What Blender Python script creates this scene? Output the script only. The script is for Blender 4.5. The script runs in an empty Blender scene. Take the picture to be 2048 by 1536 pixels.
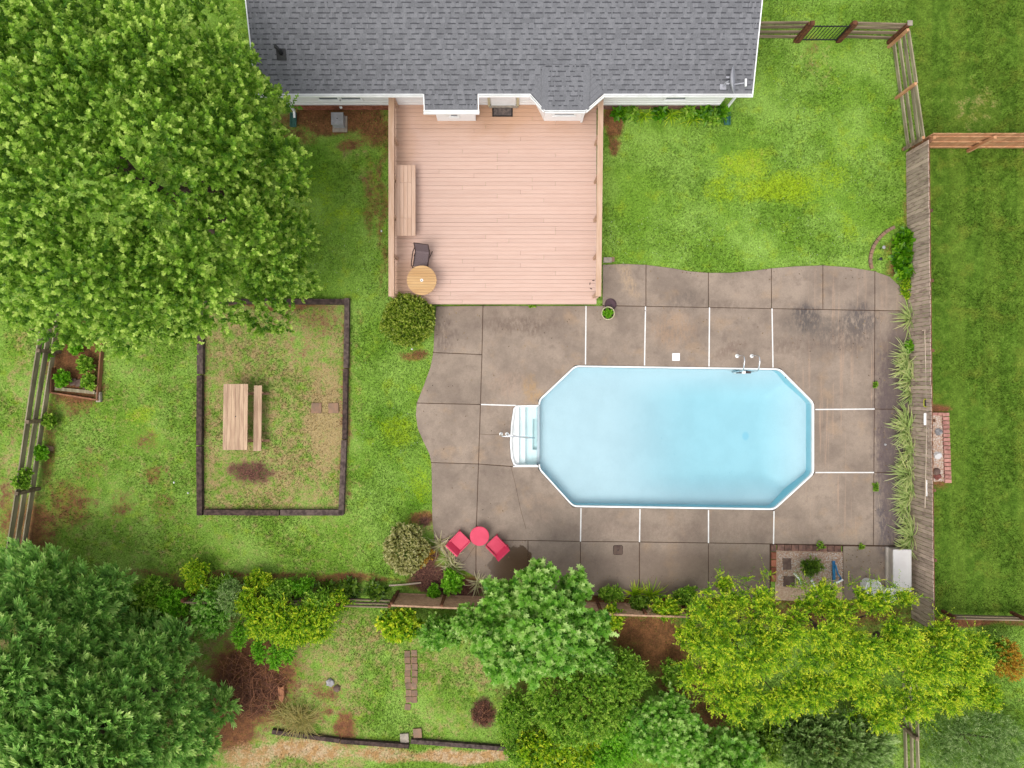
import bpy, bmesh, math, random
import numpy as np
from mathutils import Vector, Matrix

# ------------------------------------------------------------------ camera, sky, sun, exposure
H = 24.5                       # drone height above the yard, metres
F = 24.0 / 36.0 * 2048.0       # 24 mm lens on a 36 mm wide frame, in photo pixels
sc = bpy.context.scene
C = sc.collection
cam_d = bpy.data.cameras.new('camera')
cam_d.lens = 24.0; cam_d.sensor_width = 36.0; cam_d.clip_start = 0.1; cam_d.clip_end = 500.0
cam = bpy.data.objects.new('camera', cam_d)
cam.location = (0, 0, H); cam.rotation_euler = (0, 0, 0)
C.objects.link(cam); sc.camera = cam

SUN_EL, SUN_AZ = math.radians(66), math.radians(218)   # soft sun behind thin cloud
world = bpy.data.worlds.new('World'); sc.world = world; world.use_nodes = True
wn = world.node_tree.nodes; wl = world.node_tree.links
sky = wn.new('ShaderNodeTexSky'); sky.sky_type = 'NISHITA'; sky.sun_disc = False
sky.sun_elevation = SUN_EL; sky.sun_rotation = SUN_AZ
sky.air_density = 1.0; sky.dust_density = 3.0; sky.ozone_density = 1.0
hs = wn.new('ShaderNodeHueSaturation'); hs.inputs['Saturation'].default_value = 0.18   # grey cloud cover
wl.new(sky.outputs[0], hs.inputs['Color'])
bg = wn['Background']; wl.new(hs.outputs[0], bg.inputs[0]); bg.inputs[1].default_value = 0.15
sun_d = bpy.data.lights.new('sun', 'SUN'); sun_d.energy = 0.6; sun_d.angle = math.radians(36)
sun_d.color = (1.0, 0.95, 0.87)
sun = bpy.data.objects.new('sun', sun_d); C.objects.link(sun)
_d = Vector((math.sin(SUN_AZ) * math.cos(SUN_EL), math.cos(SUN_AZ) * math.cos(SUN_EL), math.sin(SUN_EL)))
sun.rotation_euler = _d.to_track_quat('Z', 'Y').to_euler()
sun.location = (0, 0, 60)
vs = sc.view_settings
vs.view_transform = 'Standard'; vs.look = 'None'; vs.exposure = 0.93; vs.gamma = 1.0
vs.use_curve_mapping = False
sc.render.engine = 'CYCLES'
sc.cycles.max_bounces = 8; sc.cycles.diffuse_bounces = 5; sc.cycles.transparent_max_bounces = 12

# ------------------------------------------------------------------ helpers
rnd = random.Random(7)
nrng = np.random.default_rng(11)

def P(px, py, z=0.0):
    k = (H - z) / F
    return Vector(((px - 1024) * k, (768 - py) * k, z))

def lin(r, g, b, k=1.0):
    def f(c):
        c /= 255.0
        return (c / 12.92 if c <= 0.04045 else ((c + 0.055) / 1.055) ** 2.4) * k
    return (f(r), f(g), f(b), 1.0)
G = 0.57                       # photo colour -> surface colour
def L(r, g, b): return lin(r, g, b, G)

def prop(o, label=None, cat=None, group=None, kind=None):
    if label: o['label'] = label
    if cat: o['category'] = cat
    if group: o['group'] = group
    if kind: o['kind'] = kind
    return o

def thing(name, label, cat, loc=(0, 0, 0), group=None, rz=0.0):
    o = bpy.data.objects.new(name, None); C.objects.link(o)
    o.location = loc; o.rotation_euler = (0, 0, rz)
    o.empty_display_size = 0.2
    return prop(o, label, cat, group)

def struct(name, label=None):
    o = bpy.data.objects.new(name, None); C.objects.link(o)
    o.empty_display_size = 0.2
    o['kind'] = 'structure'
    if label: o['label'] = label
    return o

class MB:
    """collects shapes in world (or local) coordinates; build() links them as one mesh object"""
    def __init__(s): s.v = []; s.f = []; s.m = []
    def add(s, vs_, fs_, mi=0):
        b = len(s.v); s.v += [tuple(v) for v in vs_]
        for f in fs_: s.f.append(tuple(b + i for i in f)); s.m.append(mi)
        return s
    def box(s, c, size, rz=0.0, mi=0, M=None):
        hx, hy, hz = size[0] / 2, size[1] / 2, size[2] / 2
        pts = [Vector((x, y, z)) for z in (-hz, hz) for y in (-hy, hy) for x in (-hx, hx)]
        R = M if M is not None else Matrix.Rotation(rz, 3, 'Z')
        c = Vector(c)
        return s.add([R @ p + c for p in pts],
                     [(0, 2, 3, 1), (4, 5, 7, 6), (0, 1, 5, 4), (2, 6, 7, 3), (0, 4, 6, 2), (1, 3, 7, 5)], mi)
    def beam(s, a, b, w, h, mi=0, up=(0, 0, 1)):
        a = Vector(a); b = Vector(b); d = b - a; ln = d.length; d.normalize()
        u = Vector(up)
        if abs(d.dot(u)) > 0.98: u = Vector((0, 1, 0))
        sd = d.cross(u).normalized(); up2 = sd.cross(d).normalized()
        M = Matrix((d, sd, up2)).transposed()
        return s.box((a + b) / 2, (ln, w, h), mi=mi, M=M)
    def tube(s, pts, r, n=8, mi=0, cap=True, r1=None):
        pts = [Vector(p) for p in pts]; k = len(pts); b = len(s.v)
        prev = None
        for i, p in enumerate(pts):
            d = (pts[min(i + 1, k - 1)] - pts[max(i - 1, 0)]).normalized()
            if prev is None:
                u = Vector((0, 0, 1)) if abs(d.z) < 0.9 else Vector((1, 0, 0))
                sd = d.cross(u).normalized()
            else:
                sd = (prev - d * prev.dot(d)).normalized()
            prev = sd; up = sd.cross(d)
            rr = r if r1 is None else r + (r1 - r) * i / (k - 1)
            for j in range(n):
                a = 2 * math.pi * j / n
                s.v.append(tuple(p + sd * (math.cos(a) * rr) + up * (math.sin(a) * rr)))
        for i in range(k - 1):
            for j in range(n):
                j2 = (j + 1) % n
                s.f.append((b + i * n + j, b + i * n + j2, b + (i + 1) * n + j2, b + (i + 1) * n + j)); s.m.append(mi)
        if cap:
            s.f.append(tuple(b + j for j in range(n))[::-1]); s.m.append(mi)
            s.f.append(tuple(b + (k - 1) * n + j for j in range(n))); s.m.append(mi)
        return s
    def prism(s, poly, z0, z1, mi=0):
        n = len(poly)
        ar = sum(poly[i][0] * poly[(i + 1) % n][1] - poly[(i + 1) % n][0] * poly[i][1] for i in range(n))
        if ar < 0: poly = poly[::-1]
        vs_ = [(p[0], p[1], z0) for p in poly] + [(p[0], p[1], z1) for p in poly]
        fs = [tuple(range(n))[::-1], tuple(range(n, 2 * n))]
        fs += [(i, (i + 1) % n, n + (i + 1) % n, n + i) for i in range(n)]
        return s.add(vs_, fs, mi)
    def lathe(s, c, prof, n=20, mi=0, M=None):
        """prof: list of (radius, z)"""
        b = len(s.v); c = Vector(c)
        for (r, z) in prof:
            for j in range(n):
                a = 2 * math.pi * j / n
                p = Vector((math.cos(a) * r, math.sin(a) * r, z))
                if M is not None: p = M @ p
                s.v.append(tuple(c + p))
        for i in range(len(prof) - 1):
            for j in range(n):
                j2 = (j + 1) % n
                s.f.append((b + i * n + j, b + i * n + j2, b + (i + 1) * n + j2, b + (i + 1) * n + j)); s.m.append(mi)
        if prof[0][0] > 1e-4: s.f.append(tuple(b + j for j in range(n))[::-1]); s.m.append(mi)
        if prof[-1][0] > 1e-4: s.f.append(tuple(b + (len(prof) - 1) * n + j for j in range(n))); s.m.append(mi)
        return s
    def build(s, name, mats, parent=None, smooth=False, bevel=0.0):
        off = Vector((0, 0, 0))
        if parent is not None:
            q = parent
            while q is not None: off += q.location; q = q.parent
        me = bpy.data.meshes.new(name)
        me.from_pydata([(x - off.x, y - off.y, z - off.z) for x, y, z in s.v], [], s.f)
        if not isinstance(mats, (list, tuple)): mats = [mats]
        for m in mats: me.materials.append(m)
        me.polygons.foreach_set('material_index', s.m)
        if smooth: me.polygons.foreach_set('use_smooth', [True] * len(me.polygons))
        me.update()
        o = bpy.data.objects.new(name, me); C.objects.link(o)
        if parent is not None: o.parent = parent
        if bevel:
            md = o.modifiers.new('bevel', 'BEVEL'); md.width = bevel; md.segments = 1; md.limit_method = 'ANGLE'
        return o

_unit = {}
def piece(name, mat, parent, loc, size, rz=0.0, rx=0.0, ry=0.0):
    """a board / brick / plank: shares one chamfered block mesh, scaled"""
    key = mat.name
    if key not in _unit:
        m = MB(); e = 0.5
        m.box((0, 0, 0), (1, 1, 1))
        me = bpy.data.meshes.new('block')
        me.from_pydata(m.v, [], m.f); me.materials.append(mat); me.update()
        _unit[key] = me
    o = bpy.data.objects.new(name, _unit[key]); C.objects.link(o)
    off = Vector((0, 0, 0)); q = parent
    while q is not None: off += q.location; q = q.parent
    o.parent = parent
    o.location = Vector(loc) - off; o.scale = size; o.rotation_euler = (rx, ry, rz)
    return o

def plank(name, mat, parent, a, b, w, h):
    """piece laid from a to b (w wide sideways, h thick)"""
    a = Vector(a); b = Vector(b); d = b - a
    return piece(name, mat, parent, (a + b) / 2, (d.length, w, h), rz=math.atan2(d.y, d.x),
                 ry=-math.atan2(d.z, math.hypot(d.x, d.y)))

# ------------------------------------------------------------------ materials
class NT:
    def __init__(s, name):
        s.mat = bpy.data.materials.new(name); s.mat.use_nodes = True
        s.t = s.mat.node_tree; s.b = s.t.nodes['Principled BSDF']; s.out = s.t.nodes['Material Output']
    def n(s, typ, **kw):
        nd = s.t.nodes.new(typ)
        for k, v in kw.items(): setattr(nd, k, v)
        return nd
    def l(s, a, b): s.t.links.new(a, b)
    def pos(s):
        if not hasattr(s, '_pos'): s._pos = s.n('ShaderNodeNewGeometry').outputs['Position']
        return s._pos
    def mapping(s, scale=(1, 1, 1), loc=(0, 0, 0), rot=(0, 0, 0), src=None):
        m = s.n('ShaderNodeMapping'); s.l(src or s.pos(), m.inputs[0])
        m.inputs['Scale'].default_value = scale; m.inputs['Location'].default_value = loc
        m.inputs['Rotation'].default_value = rot
        return m.outputs[0]
    def noise(s, scale, detail=4, rough=0.55, vec=None, dist=0.0):
        nd = s.n('ShaderNodeTexNoise'); nd.inputs['Scale'].default_value = scale
        nd.inputs['Detail'].default_value = detail; nd.inputs['Roughness'].default_value = rough
        nd.inputs['Distortion'].default_value = dist
        s.l(vec if vec is not None else s.pos(), nd.inputs['Vector'])
        return nd.outputs[0]
    def math(s, op, a, b=None, c=None, clamp=False):
        nd = s.n('ShaderNodeMath', operation=op); nd.use_clamp = clamp
        for i, v in enumerate((a, b, c)):
            if v is None: continue
            if isinstance(v, (int, float)): nd.inputs[i].default_value = v
            else: s.l(v, nd.inputs[i])
        return nd.outputs[0]
    def step(s, v, lo, hi):
        nd = s.n('ShaderNodeMapRange'); nd.interpolation_type = 'SMOOTHSTEP'
        s.l(v, nd.inputs[0]); nd.inputs[1].default_value = lo; nd.inputs[2].default_value = hi
        return nd.outputs[0]
    def mix(s, f, a, b):
        nd = s.n('ShaderNodeMix', data_type='RGBA')
        if isinstance(f, (int, float)): nd.inputs[0].default_value = f
        else: s.l(f, nd.inputs[0])
        for i, v in ((6, a), (7, b)):
            if isinstance(v, tuple): nd.inputs[i].default_value = v
            else: s.l(v, nd.inputs[i])
        return nd.outputs[2]
    def mul(s, col, f):
        nd = s.n('ShaderNodeMix', data_type='RGBA', blend_type='MULTIPLY'); nd.inputs[0].default_value = 1.0
        if isinstance(col, tuple): nd.inputs[6].default_value = col
        else: s.l(col, nd.inputs[6])
        cm = s.n('ShaderNodeCombineColor')
        for i in range(3):
            if isinstance(f, (int, float)): cm.inputs[i].default_value = f
            else: s.l(f, cm.inputs[i])
        s.l(cm.outputs[0], nd.inputs[7])
        return nd.outputs[2]
    def rand(s): return s.n('ShaderNodeObjectInfo').outputs['Random']
    def attr(s, name):
        return s.n('ShaderNodeAttribute', attribute_name=name).outputs['Fac']
    def bump(s, h, strength=0.3, dist=0.01):
        nd = s.n('ShaderNodeBump'); nd.inputs['Strength'].default_value = strength
        nd.inputs['Distance'].default_value = dist
        s.l(h, nd.inputs['Height']); s.l(nd.outputs[0], s.b.inputs['Normal'])
    def blob(s, px, py, rx, ry, z=0.0, rot=0.0, warp=None, soft=0.5):
        """1 inside an ellipse given at a photo point (in metres), 0 outside"""
        c = P(px, py, z); k = (H - z) / F
        m = s.n('ShaderNodeMapping', vector_type='TEXTURE')
        s.l(warp if warp is not None else s.pos(), m.inputs[0])
        m.inputs['Location'].default_value = (c.x, c.y, 0)
        m.inputs['Rotation'].default_value = (0, 0, rot)
        m.inputs['Scale'].default_value = (rx * k, ry * k, 1e4)
        ln = s.n('ShaderNodeVectorMath', operation='LENGTH'); s.l(m.outputs[0], ln.inputs[0])
        nd = s.n('ShaderNodeMapRange'); nd.interpolation_type = 'SMOOTHSTEP'
        s.l(ln.outputs['Value'], nd.inputs[0]); nd.inputs[1].default_value = 1.0 + soft * 0.5
        nd.inputs[2].default_value = 1.0 - soft; 
        return nd.outputs[0]
    def warp(s, scale=2.0, amt=0.3):
        nd = s.n('ShaderNodeTexNoise'); nd.inputs['Scale'].default_value = scale; nd.inputs['Detail'].default_value = 4
        s.l(s.pos(), nd.inputs['Vector'])
        sb = s.n('ShaderNodeVectorMath', operation='SUBTRACT'); s.l(nd.outputs['Color'], sb.inputs[0]); sb.inputs[1].default_value = (.5, .5, .5)
        sm = s.n('ShaderNodeVectorMath', operation='SCALE'); s.l(sb.outputs[0], sm.inputs[0]); sm.inputs['Scale'].default_value = amt * 2
        ad = s.n('ShaderNodeVectorMath', operation='ADD'); s.l(s.pos(), ad.inputs[0]); s.l(sm.outputs[0], ad.inputs[1])
        return ad.outputs[0]

def simple(name, c1, c2, scale=6.0, stretch=(1, 1, 1), rough=0.7, bump=0.2, rand=0.25, spec=0.3, detail=5, lo=0.35, hi=0.65, metal=0.0, bdist=0.01):
    t = NT(name)
    rv = t.rand()
    off = t.n('ShaderNodeCombineXYZ'); t.l(t.math('MULTIPLY', rv, 37.0), off.inputs[0]); t.l(t.math('MULTIPLY', rv, 91.0), off.inputs[1])
    ad = t.n('ShaderNodeVectorMath', operation='ADD'); t.l(t.mapping(scale=stretch), ad.inputs[0]); t.l(off.outputs[0], ad.inputs[1])
    nz = t.noise(scale, detail=detail, vec=ad.outputs[0])
    col = t.mix(t.step(nz, lo, hi), c1, c2)
    f = t.math('MULTIPLY_ADD', rv, rand, 1.0 - rand / 2)
    t.l(t.mul(col, f), t.b.inputs['Base Color'])
    t.b.inputs['Roughness'].default_value = rough
    t.b.inputs['Specular IOR Level'].default_value = spec
    t.b.inputs['Metallic'].default_value = metal
    if bump: t.bump(nz, bump, bdist)
    return t.mat

def leaf_mat(name, c0, c1, c2, transl=0.46, rough=0.5, spec=0.35):
    t = NT(name)
    rp = t.n('ShaderNodeValToRGB'); t.l(t.attr('tint'), rp.inputs[0])
    e = rp.color_ramp.elements
    e[0].position = 0.0; e[0].color = c0; e[1].position = 1.0; e[1].color = c2
    m = e.new(0.5); m.color = c1
    f = t.math('MULTIPLY_ADD', t.noise(9.0, 2), 0.7, 0.65)
    col = t.mul(rp.outputs[0], f)
    t.l(col, t.b.inputs['Base Color'])
    t.b.inputs['Roughness'].default_value = rough; t.b.inputs['Specular IOR Level'].default_value = spec
    tr = t.n('ShaderNodeBsdfTranslucent'); t.l(t.mul(col, 1.25), tr.inputs[0])
    mx = t.n('ShaderNodeMixShader'); mx.inputs[0].default_value = transl
    t.l(t.b.outputs[0], mx.inputs[1]); t.l(tr.outputs[0], mx.inputs[2]); t.l(mx.outputs[0], t.out.inputs[0])
    return t.mat

M = {}
XS, YS = (0.12, 1.0, 1.0), (1.0, 0.12, 1.0)
M['white'] = simple('white_paint', (0.72, 0.72, 0.70, 1), (0.8, 0.8, 0.79, 1), 3, rough=0.45, bump=0.05, rand=0.06)
M['siding'] = simple('white_siding', (0.76, 0.75, 0.73, 1), (0.80, 0.79, 0.78, 1), 2.0, stretch=XS, rough=0.5, bump=0.04, rand=0.08)
M['brick'] = simple('red_brick', L(165, 95, 70), L(195, 125, 98), 8, rough=0.85, rand=0.5)
M['dbrick'] = simple('dark_brick', L(120, 92, 82), L(160, 118, 102), 8, rough=0.85, rand=0.5)
M['pbrick'] = simple('pink_brick', L(190, 130, 118), L(216, 160, 144), 8, rough=0.85, rand=0.4)
M['paver'] = simple('tan_paver', L(176, 138, 112), L(150, 125, 105), 5, rough=0.9, rand=0.35)
M['dpaver'] = simple('brown_paver', L(112, 88, 80), L(135, 112, 100), 5, rough=0.9, rand=0.3)
M['glass'] = simple('window_glass', (0.10, 0.11, 0.12, 1), (0.14, 0.15, 0.16, 1), 1, rough=0.08, bump=0, rand=0.05, spec=0.6)
M['glassg'] = simple('grey_screen', (0.22, 0.22, 0.23, 1), (0.27, 0.27, 0.28, 1), 1, rough=0.4, bump=0, rand=0.05)
M['fence'] = simple('weathered_picket', L(222, 196, 178), L(156, 132, 118), 9, stretch=(1, 1, 0.35), rough=0.9, rand=0.42, bump=0.4, lo=0.42, hi=0.78)
M['fence_edge'] = simple('picket_rail_wood', L(150, 105, 75), L(105, 75, 60), 7, rough=0.9, rand=0.3)
M['rail'] = simple('weathered_rail', L(176, 154, 128), L(126, 108, 88), 6, stretch=XS, rough=0.9, rand=0.35, bump=0.4)
M['railv'] = simple('weathered_rail_side', L(204, 190, 158), L(156, 144, 116), 6, stretch=YS, rough=0.9, rand=0.35, bump=0.4)
M['cedar'] = simple('new_cedar', L(236, 180, 134), L(214, 152, 108), 7, stretch=(1, 1, .2), rough=0.75, rand=0.3)
M['lattice'] = simple('brown_lattice', L(222, 180, 146), L(190, 150, 120), 8, rough=0.85, rand=0.2)
M['post'] = simple('dark_post', L(140, 88, 58), L(100, 62, 44), 8, rough=0.85, rand=0.2)
M['timber'] = simple('dark_timber', L(104, 84, 76), L(66, 52, 48), 9, rough=0.95, rand=0.3, bump=0.5)
M['timber_l'] = simple('grey_timber', L(122, 104, 96), L(80, 66, 62), 7, rough=0.95, rand=0.3, bump=0.5)
M['bedwood'] = simple('bed_board', L(190, 132, 96), L(150, 105, 80), 7, stretch=YS, rough=0.85, rand=0.2)
M['picnic'] = simple('picnic_pine', L(236, 200, 166), L(204, 166, 138), 9, stretch=YS, rough=0.75, rand=0.22, bump=0.2)
M['picnic_x'] = simple('picnic_frame', L(190, 150, 115), L(160, 120, 92), 9, stretch=XS, rough=0.8, rand=0.2)
M['bench'] = simple('bench_stain', L(248, 210, 184), L(238, 196, 168), 8, stretch=YS, rough=0.6, rand=0.08)
M['teak'] = simple('teak_table', L(244, 198, 138), L(226, 176, 118), 8, stretch=XS, rough=0.55, rand=0.12)
M['sling'] = simple('brown_sling', L(142, 122, 124), L(122, 104, 106), 40, rough=0.7, rand=0.05, bump=0.1)
M['bmetal'] = simple('bronze_metal', L(84, 62, 58), L(70, 52, 50), 5, rough=0.45, rand=0.05, bump=0)
M['black'] = simple('black_metal', L(52, 52, 54), L(40, 40, 42), 5, rough=0.5, rand=0.05, bump=0)
M['chrome'] = simple('polished_steel', (0.75, 0.76, 0.78, 1), (0.65, 0.67, 0.7, 1), 8, rough=0.22, rand=0.03, bump=0, metal=0.9)
M['wplastic'] = simple('white_plastic', (0.78, 0.78, 0.76, 1), (0.7, 0.7, 0.69, 1), 5, rough=0.4, rand=0.05, bump=0.03)
M['gplastic'] = simple('grey_plastic', L(244, 238, 236), L(250, 246, 244), 3, rough=0.5, rand=0.03, bump=0.05)
M['gplastic2'] = simple('tan_grey_plastic', L(222, 208, 194), L(206, 194, 184), 3, rough=0.5, rand=0.03, bump=0.05)
M['pink'] = simple('pink_plastic', L(252, 74, 112), L(246, 66, 104), 4, rough=0.5, rand=0.05, bump=0.04)
M['green'] = simple('green_plastic', L(70, 130, 115), L(52, 104, 92), 6, rough=0.5, rand=0.1, bump=0.05)
M['blue'] = simple('blue_plastic', L(60, 150, 200), L(40, 120, 180), 6, rough=0.4, rand=0.1, bump=0.05)
M['mat'] = simple('door_mat', L(140, 125, 118), L(102, 92, 90), 12, rough=0.95, rand=0.05)
M['mat_edge'] = simple('door_mat_edge', L(58, 52, 52), L(48, 42, 42), 12, rough=0.9, rand=0.05)
M['cream'] = simple('cream_glaze', L(244, 232, 190), L(226, 214, 172), 6, rough=0.45, rand=0.05, bump=0.05)
M['potsoil'] = simple('potting_soil', L(70, 50, 40), L(50, 36, 30), 20, rough=1, rand=0.1)
M['brownpl'] = simple('plum_plastic', L(102, 76, 84), L(86, 64, 70), 8, rough=0.7, rand=0.1)
M['metalbox'] = simple('grey_metal_box', L(196, 194, 198), L(178, 176, 180), 5, rough=0.5, rand=0.05, bump=0.03)
M['concrete_l'] = simple('pale_concrete', L(196, 182, 165), L(172, 160, 146), 8, rough=0.9, rand=0.1)
M['bark'] = simple('bark', L(112, 92, 78), L(76, 60, 50), 10, stretch=(1, 1, .3), rough=0.95, rand=0.2, bump=0.6)
M['stick'] = simple('dry_sticks', L(150, 104, 82), L(100, 62, 50), 10, rough=0.95, rand=0.4)
M['stone'] = simple('grey_stone', L(200, 196, 196), L(150, 146, 148), 8, rough=0.9, rand=0.5)
M['dish'] = simple('dish_grey', L(212, 212, 220), L(200, 200, 208), 3, rough=0.5, rand=0.02, bump=0)
M['yellow'] = simple('yellow_plastic', L(220, 220, 60), L(205, 205, 50), 3, rough=0.5, rand=0.02, bump=0)
M['pole'] = simple('pole_beige', L(232, 212, 190), L(214, 190, 166), 3, rough=0.4, rand=0.05, bump=0)
M['redrock'] = simple('red_rock', L(150, 90, 80), L(120, 70, 62), 10, rough=0.9, rand=0.3)
M['log'] = simple('split_log', L(206, 142, 104), L(170, 112, 82), 10, stretch=YS, rough=0.9, rand=0.2)
# shingle greys
M['sh0'] = simple('shingle_grey', L(143, 143, 147), L(132, 132, 136), 22, rough=0.95, rand=0.08, bump=0.3, detail=2)
M['sh1'] = simple('shingle_mid', L(136, 136, 140), L(126, 126, 130), 22, rough=0.95, rand=0.08, bump=0.3, detail=2)
M['sh2'] = simple('shingle_pale', L(149, 149, 153), L(139, 139, 143), 22, rough=0.95, rand=0.08, bump=0.3, detail=2)
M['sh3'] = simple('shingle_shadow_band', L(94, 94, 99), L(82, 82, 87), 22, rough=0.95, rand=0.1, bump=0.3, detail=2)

def Lf(r, g, b): return lin(r, g, b, 0.82)
# leaves
M['lf_maple'] = leaf_mat('maple_leaf', Lf(84, 130, 32), Lf(148, 190, 60), Lf(216, 238, 122))
M['lf_conifer'] = leaf_mat('conifer_spray', Lf(98, 154, 74), Lf(166, 216, 108), Lf(234, 253, 160), transl=0.3)
M['lf_shrub'] = leaf_mat('shrub_leaf', Lf(78, 108, 22), Lf(138, 164, 44), Lf(204, 214, 100), rough=0.35)
M['lf_vari'] = leaf_mat('variegated_leaf', Lf(120, 122, 54), Lf(180, 180, 108), Lf(232, 224, 166))
M['lf_lime'] = leaf_mat('lime_leaf', Lf(74, 130, 16), Lf(158, 200, 28), Lf(242, 244, 66))
M['lf_bright'] = leaf_mat('bright_leaf', Lf(86, 150, 20), Lf(124, 190, 30), Lf(170, 220, 70))
M['lf_tulip'] = leaf_mat('broad_leaf', Lf(84, 146, 40), Lf(142, 198, 70), Lf(206, 232, 140), rough=0.4)
M['lf_mid'] = leaf_mat('mid_green_leaf', Lf(86, 136, 28), Lf(138, 184, 50), Lf(198, 226, 92))
M['lf_grey'] = leaf_mat('grey_green_leaf', Lf(96, 136, 62), Lf(146, 180, 94), Lf(208, 226, 160))
M['lf_dark'] = leaf_mat('dark_leaf', Lf(64, 100, 22), Lf(106, 142, 38), Lf(158, 188, 70), rough=0.35)
M['lf_hosta'] = leaf_mat('hosta_leaf', Lf(56, 110, 10), Lf(92, 152, 16), Lf(140, 190, 40), rough=0.35)
M['lf_strap'] = leaf_mat('strap_leaf', Lf(134, 164, 92), Lf(186, 208, 128), Lf(232, 230, 168), rough=0.45)
M['lf_cream'] = leaf_mat('cream_strap_leaf', Lf(150, 156, 96), Lf(206, 200, 150), Lf(232, 224, 184), rough=0.45)
M['lf_amber'] = leaf_mat('amber_leaf', Lf(150, 130, 30), Lf(206, 150, 50), Lf(206, 190, 60))
M['lf_dry'] = leaf_mat('dry_grass_leaf', Lf(120, 130, 60), Lf(168, 160, 90), Lf(206, 180, 110))

# ground: lawn, soil, straw and sand by painted attributes, grain by noise
def ground_mat(name, blade=False):
    t = NT(name)
    n1 = t.noise(0.55, 5, 0.6); n2 = t.noise(3.2, 5, 0.65); n3 = t.noise(34.0, 3, 0.7); n4 = t.noise(1.3, 4, 0.6, vec=t.mapping(loc=(9, 4, 0)))
    n5 = t.noise(15.0, 4, 0.75, vec=t.mapping(loc=(5, 7, 1)))
    col = t.mix(t.step(n1, 0.36, 0.64), L(130, 172, 56), L(158, 196, 86))
    col = t.mix(t.math('MULTIPLY', t.step(n4, 0.46, 0.7), 0.6), col, L(108, 150, 42))
    col = t.mix(t.math('MULTIPLY', t.step(t.noise(1.9, 4, .6, vec=t.mapping(loc=(31, 14, 0))), .52, .72), 0.55), col, L(166, 192, 52))
    def lay(col, a, c, w=0.4, amt=1.0, lo=.3, hi=.75):
        j = t.math('ADD', t.math('MULTIPLY', t.math('SUBTRACT', n2, 0.5), w * 1.6), t.math('MULTIPLY', t.math('SUBTRACT', n5, 0.5), 0.9))
        at = t.attr(a); v = t.math('ADD', at, j)
        f = t.math('MULTIPLY', t.step(v, lo, hi), t.math('MINIMUM', t.math('MULTIPLY', at, 5.0), amt), clamp=True)
        return t.mix(f, col, c)
    dk = t.mix(t.step(n2, .38, .66), L(84, 118, 28), L(112, 148, 46))
    sx_ = t.n('ShaderNodeSeparateXYZ'); t.l(t.pos(), sx_.inputs[0])
    stp = t.math('SINE', t.math('MULTIPLY', sx_.outputs[0], 5.2))
    dk = t.mix(t.math('MULTIPLY', t.step(stp, -.3, .5), .24), dk, L(134, 160, 56))
    dk = t.mix(t.math('MULTIPLY', t.step(n4, 0.5, 0.7), 0.5), dk, L(136, 148, 52))
    mo = t.attr('mown'); col = t.mix(mo, col, dk)
    col = lay(col, 'dark', L(88, 140, 24), 0.5, 0.8)
    col = lay(col, 'yel', L(172, 200, 28), 0.5, 0.75)
    straw = t.mix(t.step(n5, .35, .65), L(222, 188, 144), L(184, 148, 108))
    col = lay(col, 'dry', straw, 0.8, 0.85)
    so = t.mix(t.step(n2, .4, .6), L(158, 98, 70), L(130, 78, 58))
    col = lay(col, 'soil', so, 0.5, 0.92 if not blade else 0.5)
    col = lay(col, 'mulch', t.mix(t.step(n5, .4, .6), L(90, 58, 52), L(128, 88, 74)), 0.4)
    col = lay(col, 'sand', t.mix(t.step(n2, .4, .6), L(214, 184, 146), L(198, 156, 104)), 0.35)
    f = t.math('MULTIPLY_ADD', t.math('SUBTRACT', n3, 0.5), 1.6, 0.0)
    f = t.math('ADD', f, t.math('MULTIPLY_ADD', t.math('SUBTRACT', n5, 0.5), 1.9, 1.0))
    if blade: f = t.math('MULTIPLY', f, t.math('MULTIPLY_ADD', t.attr('tint'), 1.15, 0.48))
    t.l(t.mul(col, f), t.b.inputs['Base Color'])
    t.b.inputs['Roughness'].default_value = 0.9; t.b.inputs['Specular IOR Level'].default_value = 0.15
    if not blade: t.bump(n3, 0.5, 0.03)
    else:
        tr = t.n('ShaderNodeBsdfTranslucent'); t.l(t.mul(col, f), tr.inputs[0])
        mx = t.n('ShaderNodeMixShader'); mx.inputs[0].default_value = 0.35
        t.l(t.b.outputs[0], mx.inputs[1]); t.l(tr.outputs[0], mx.inputs[2]); t.l(mx.outputs[0], t.out.inputs[0])
    return t.mat
M['ground'] = ground_mat('lawn_ground'); M['grass'] = ground_mat('grass_blade', True)

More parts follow.
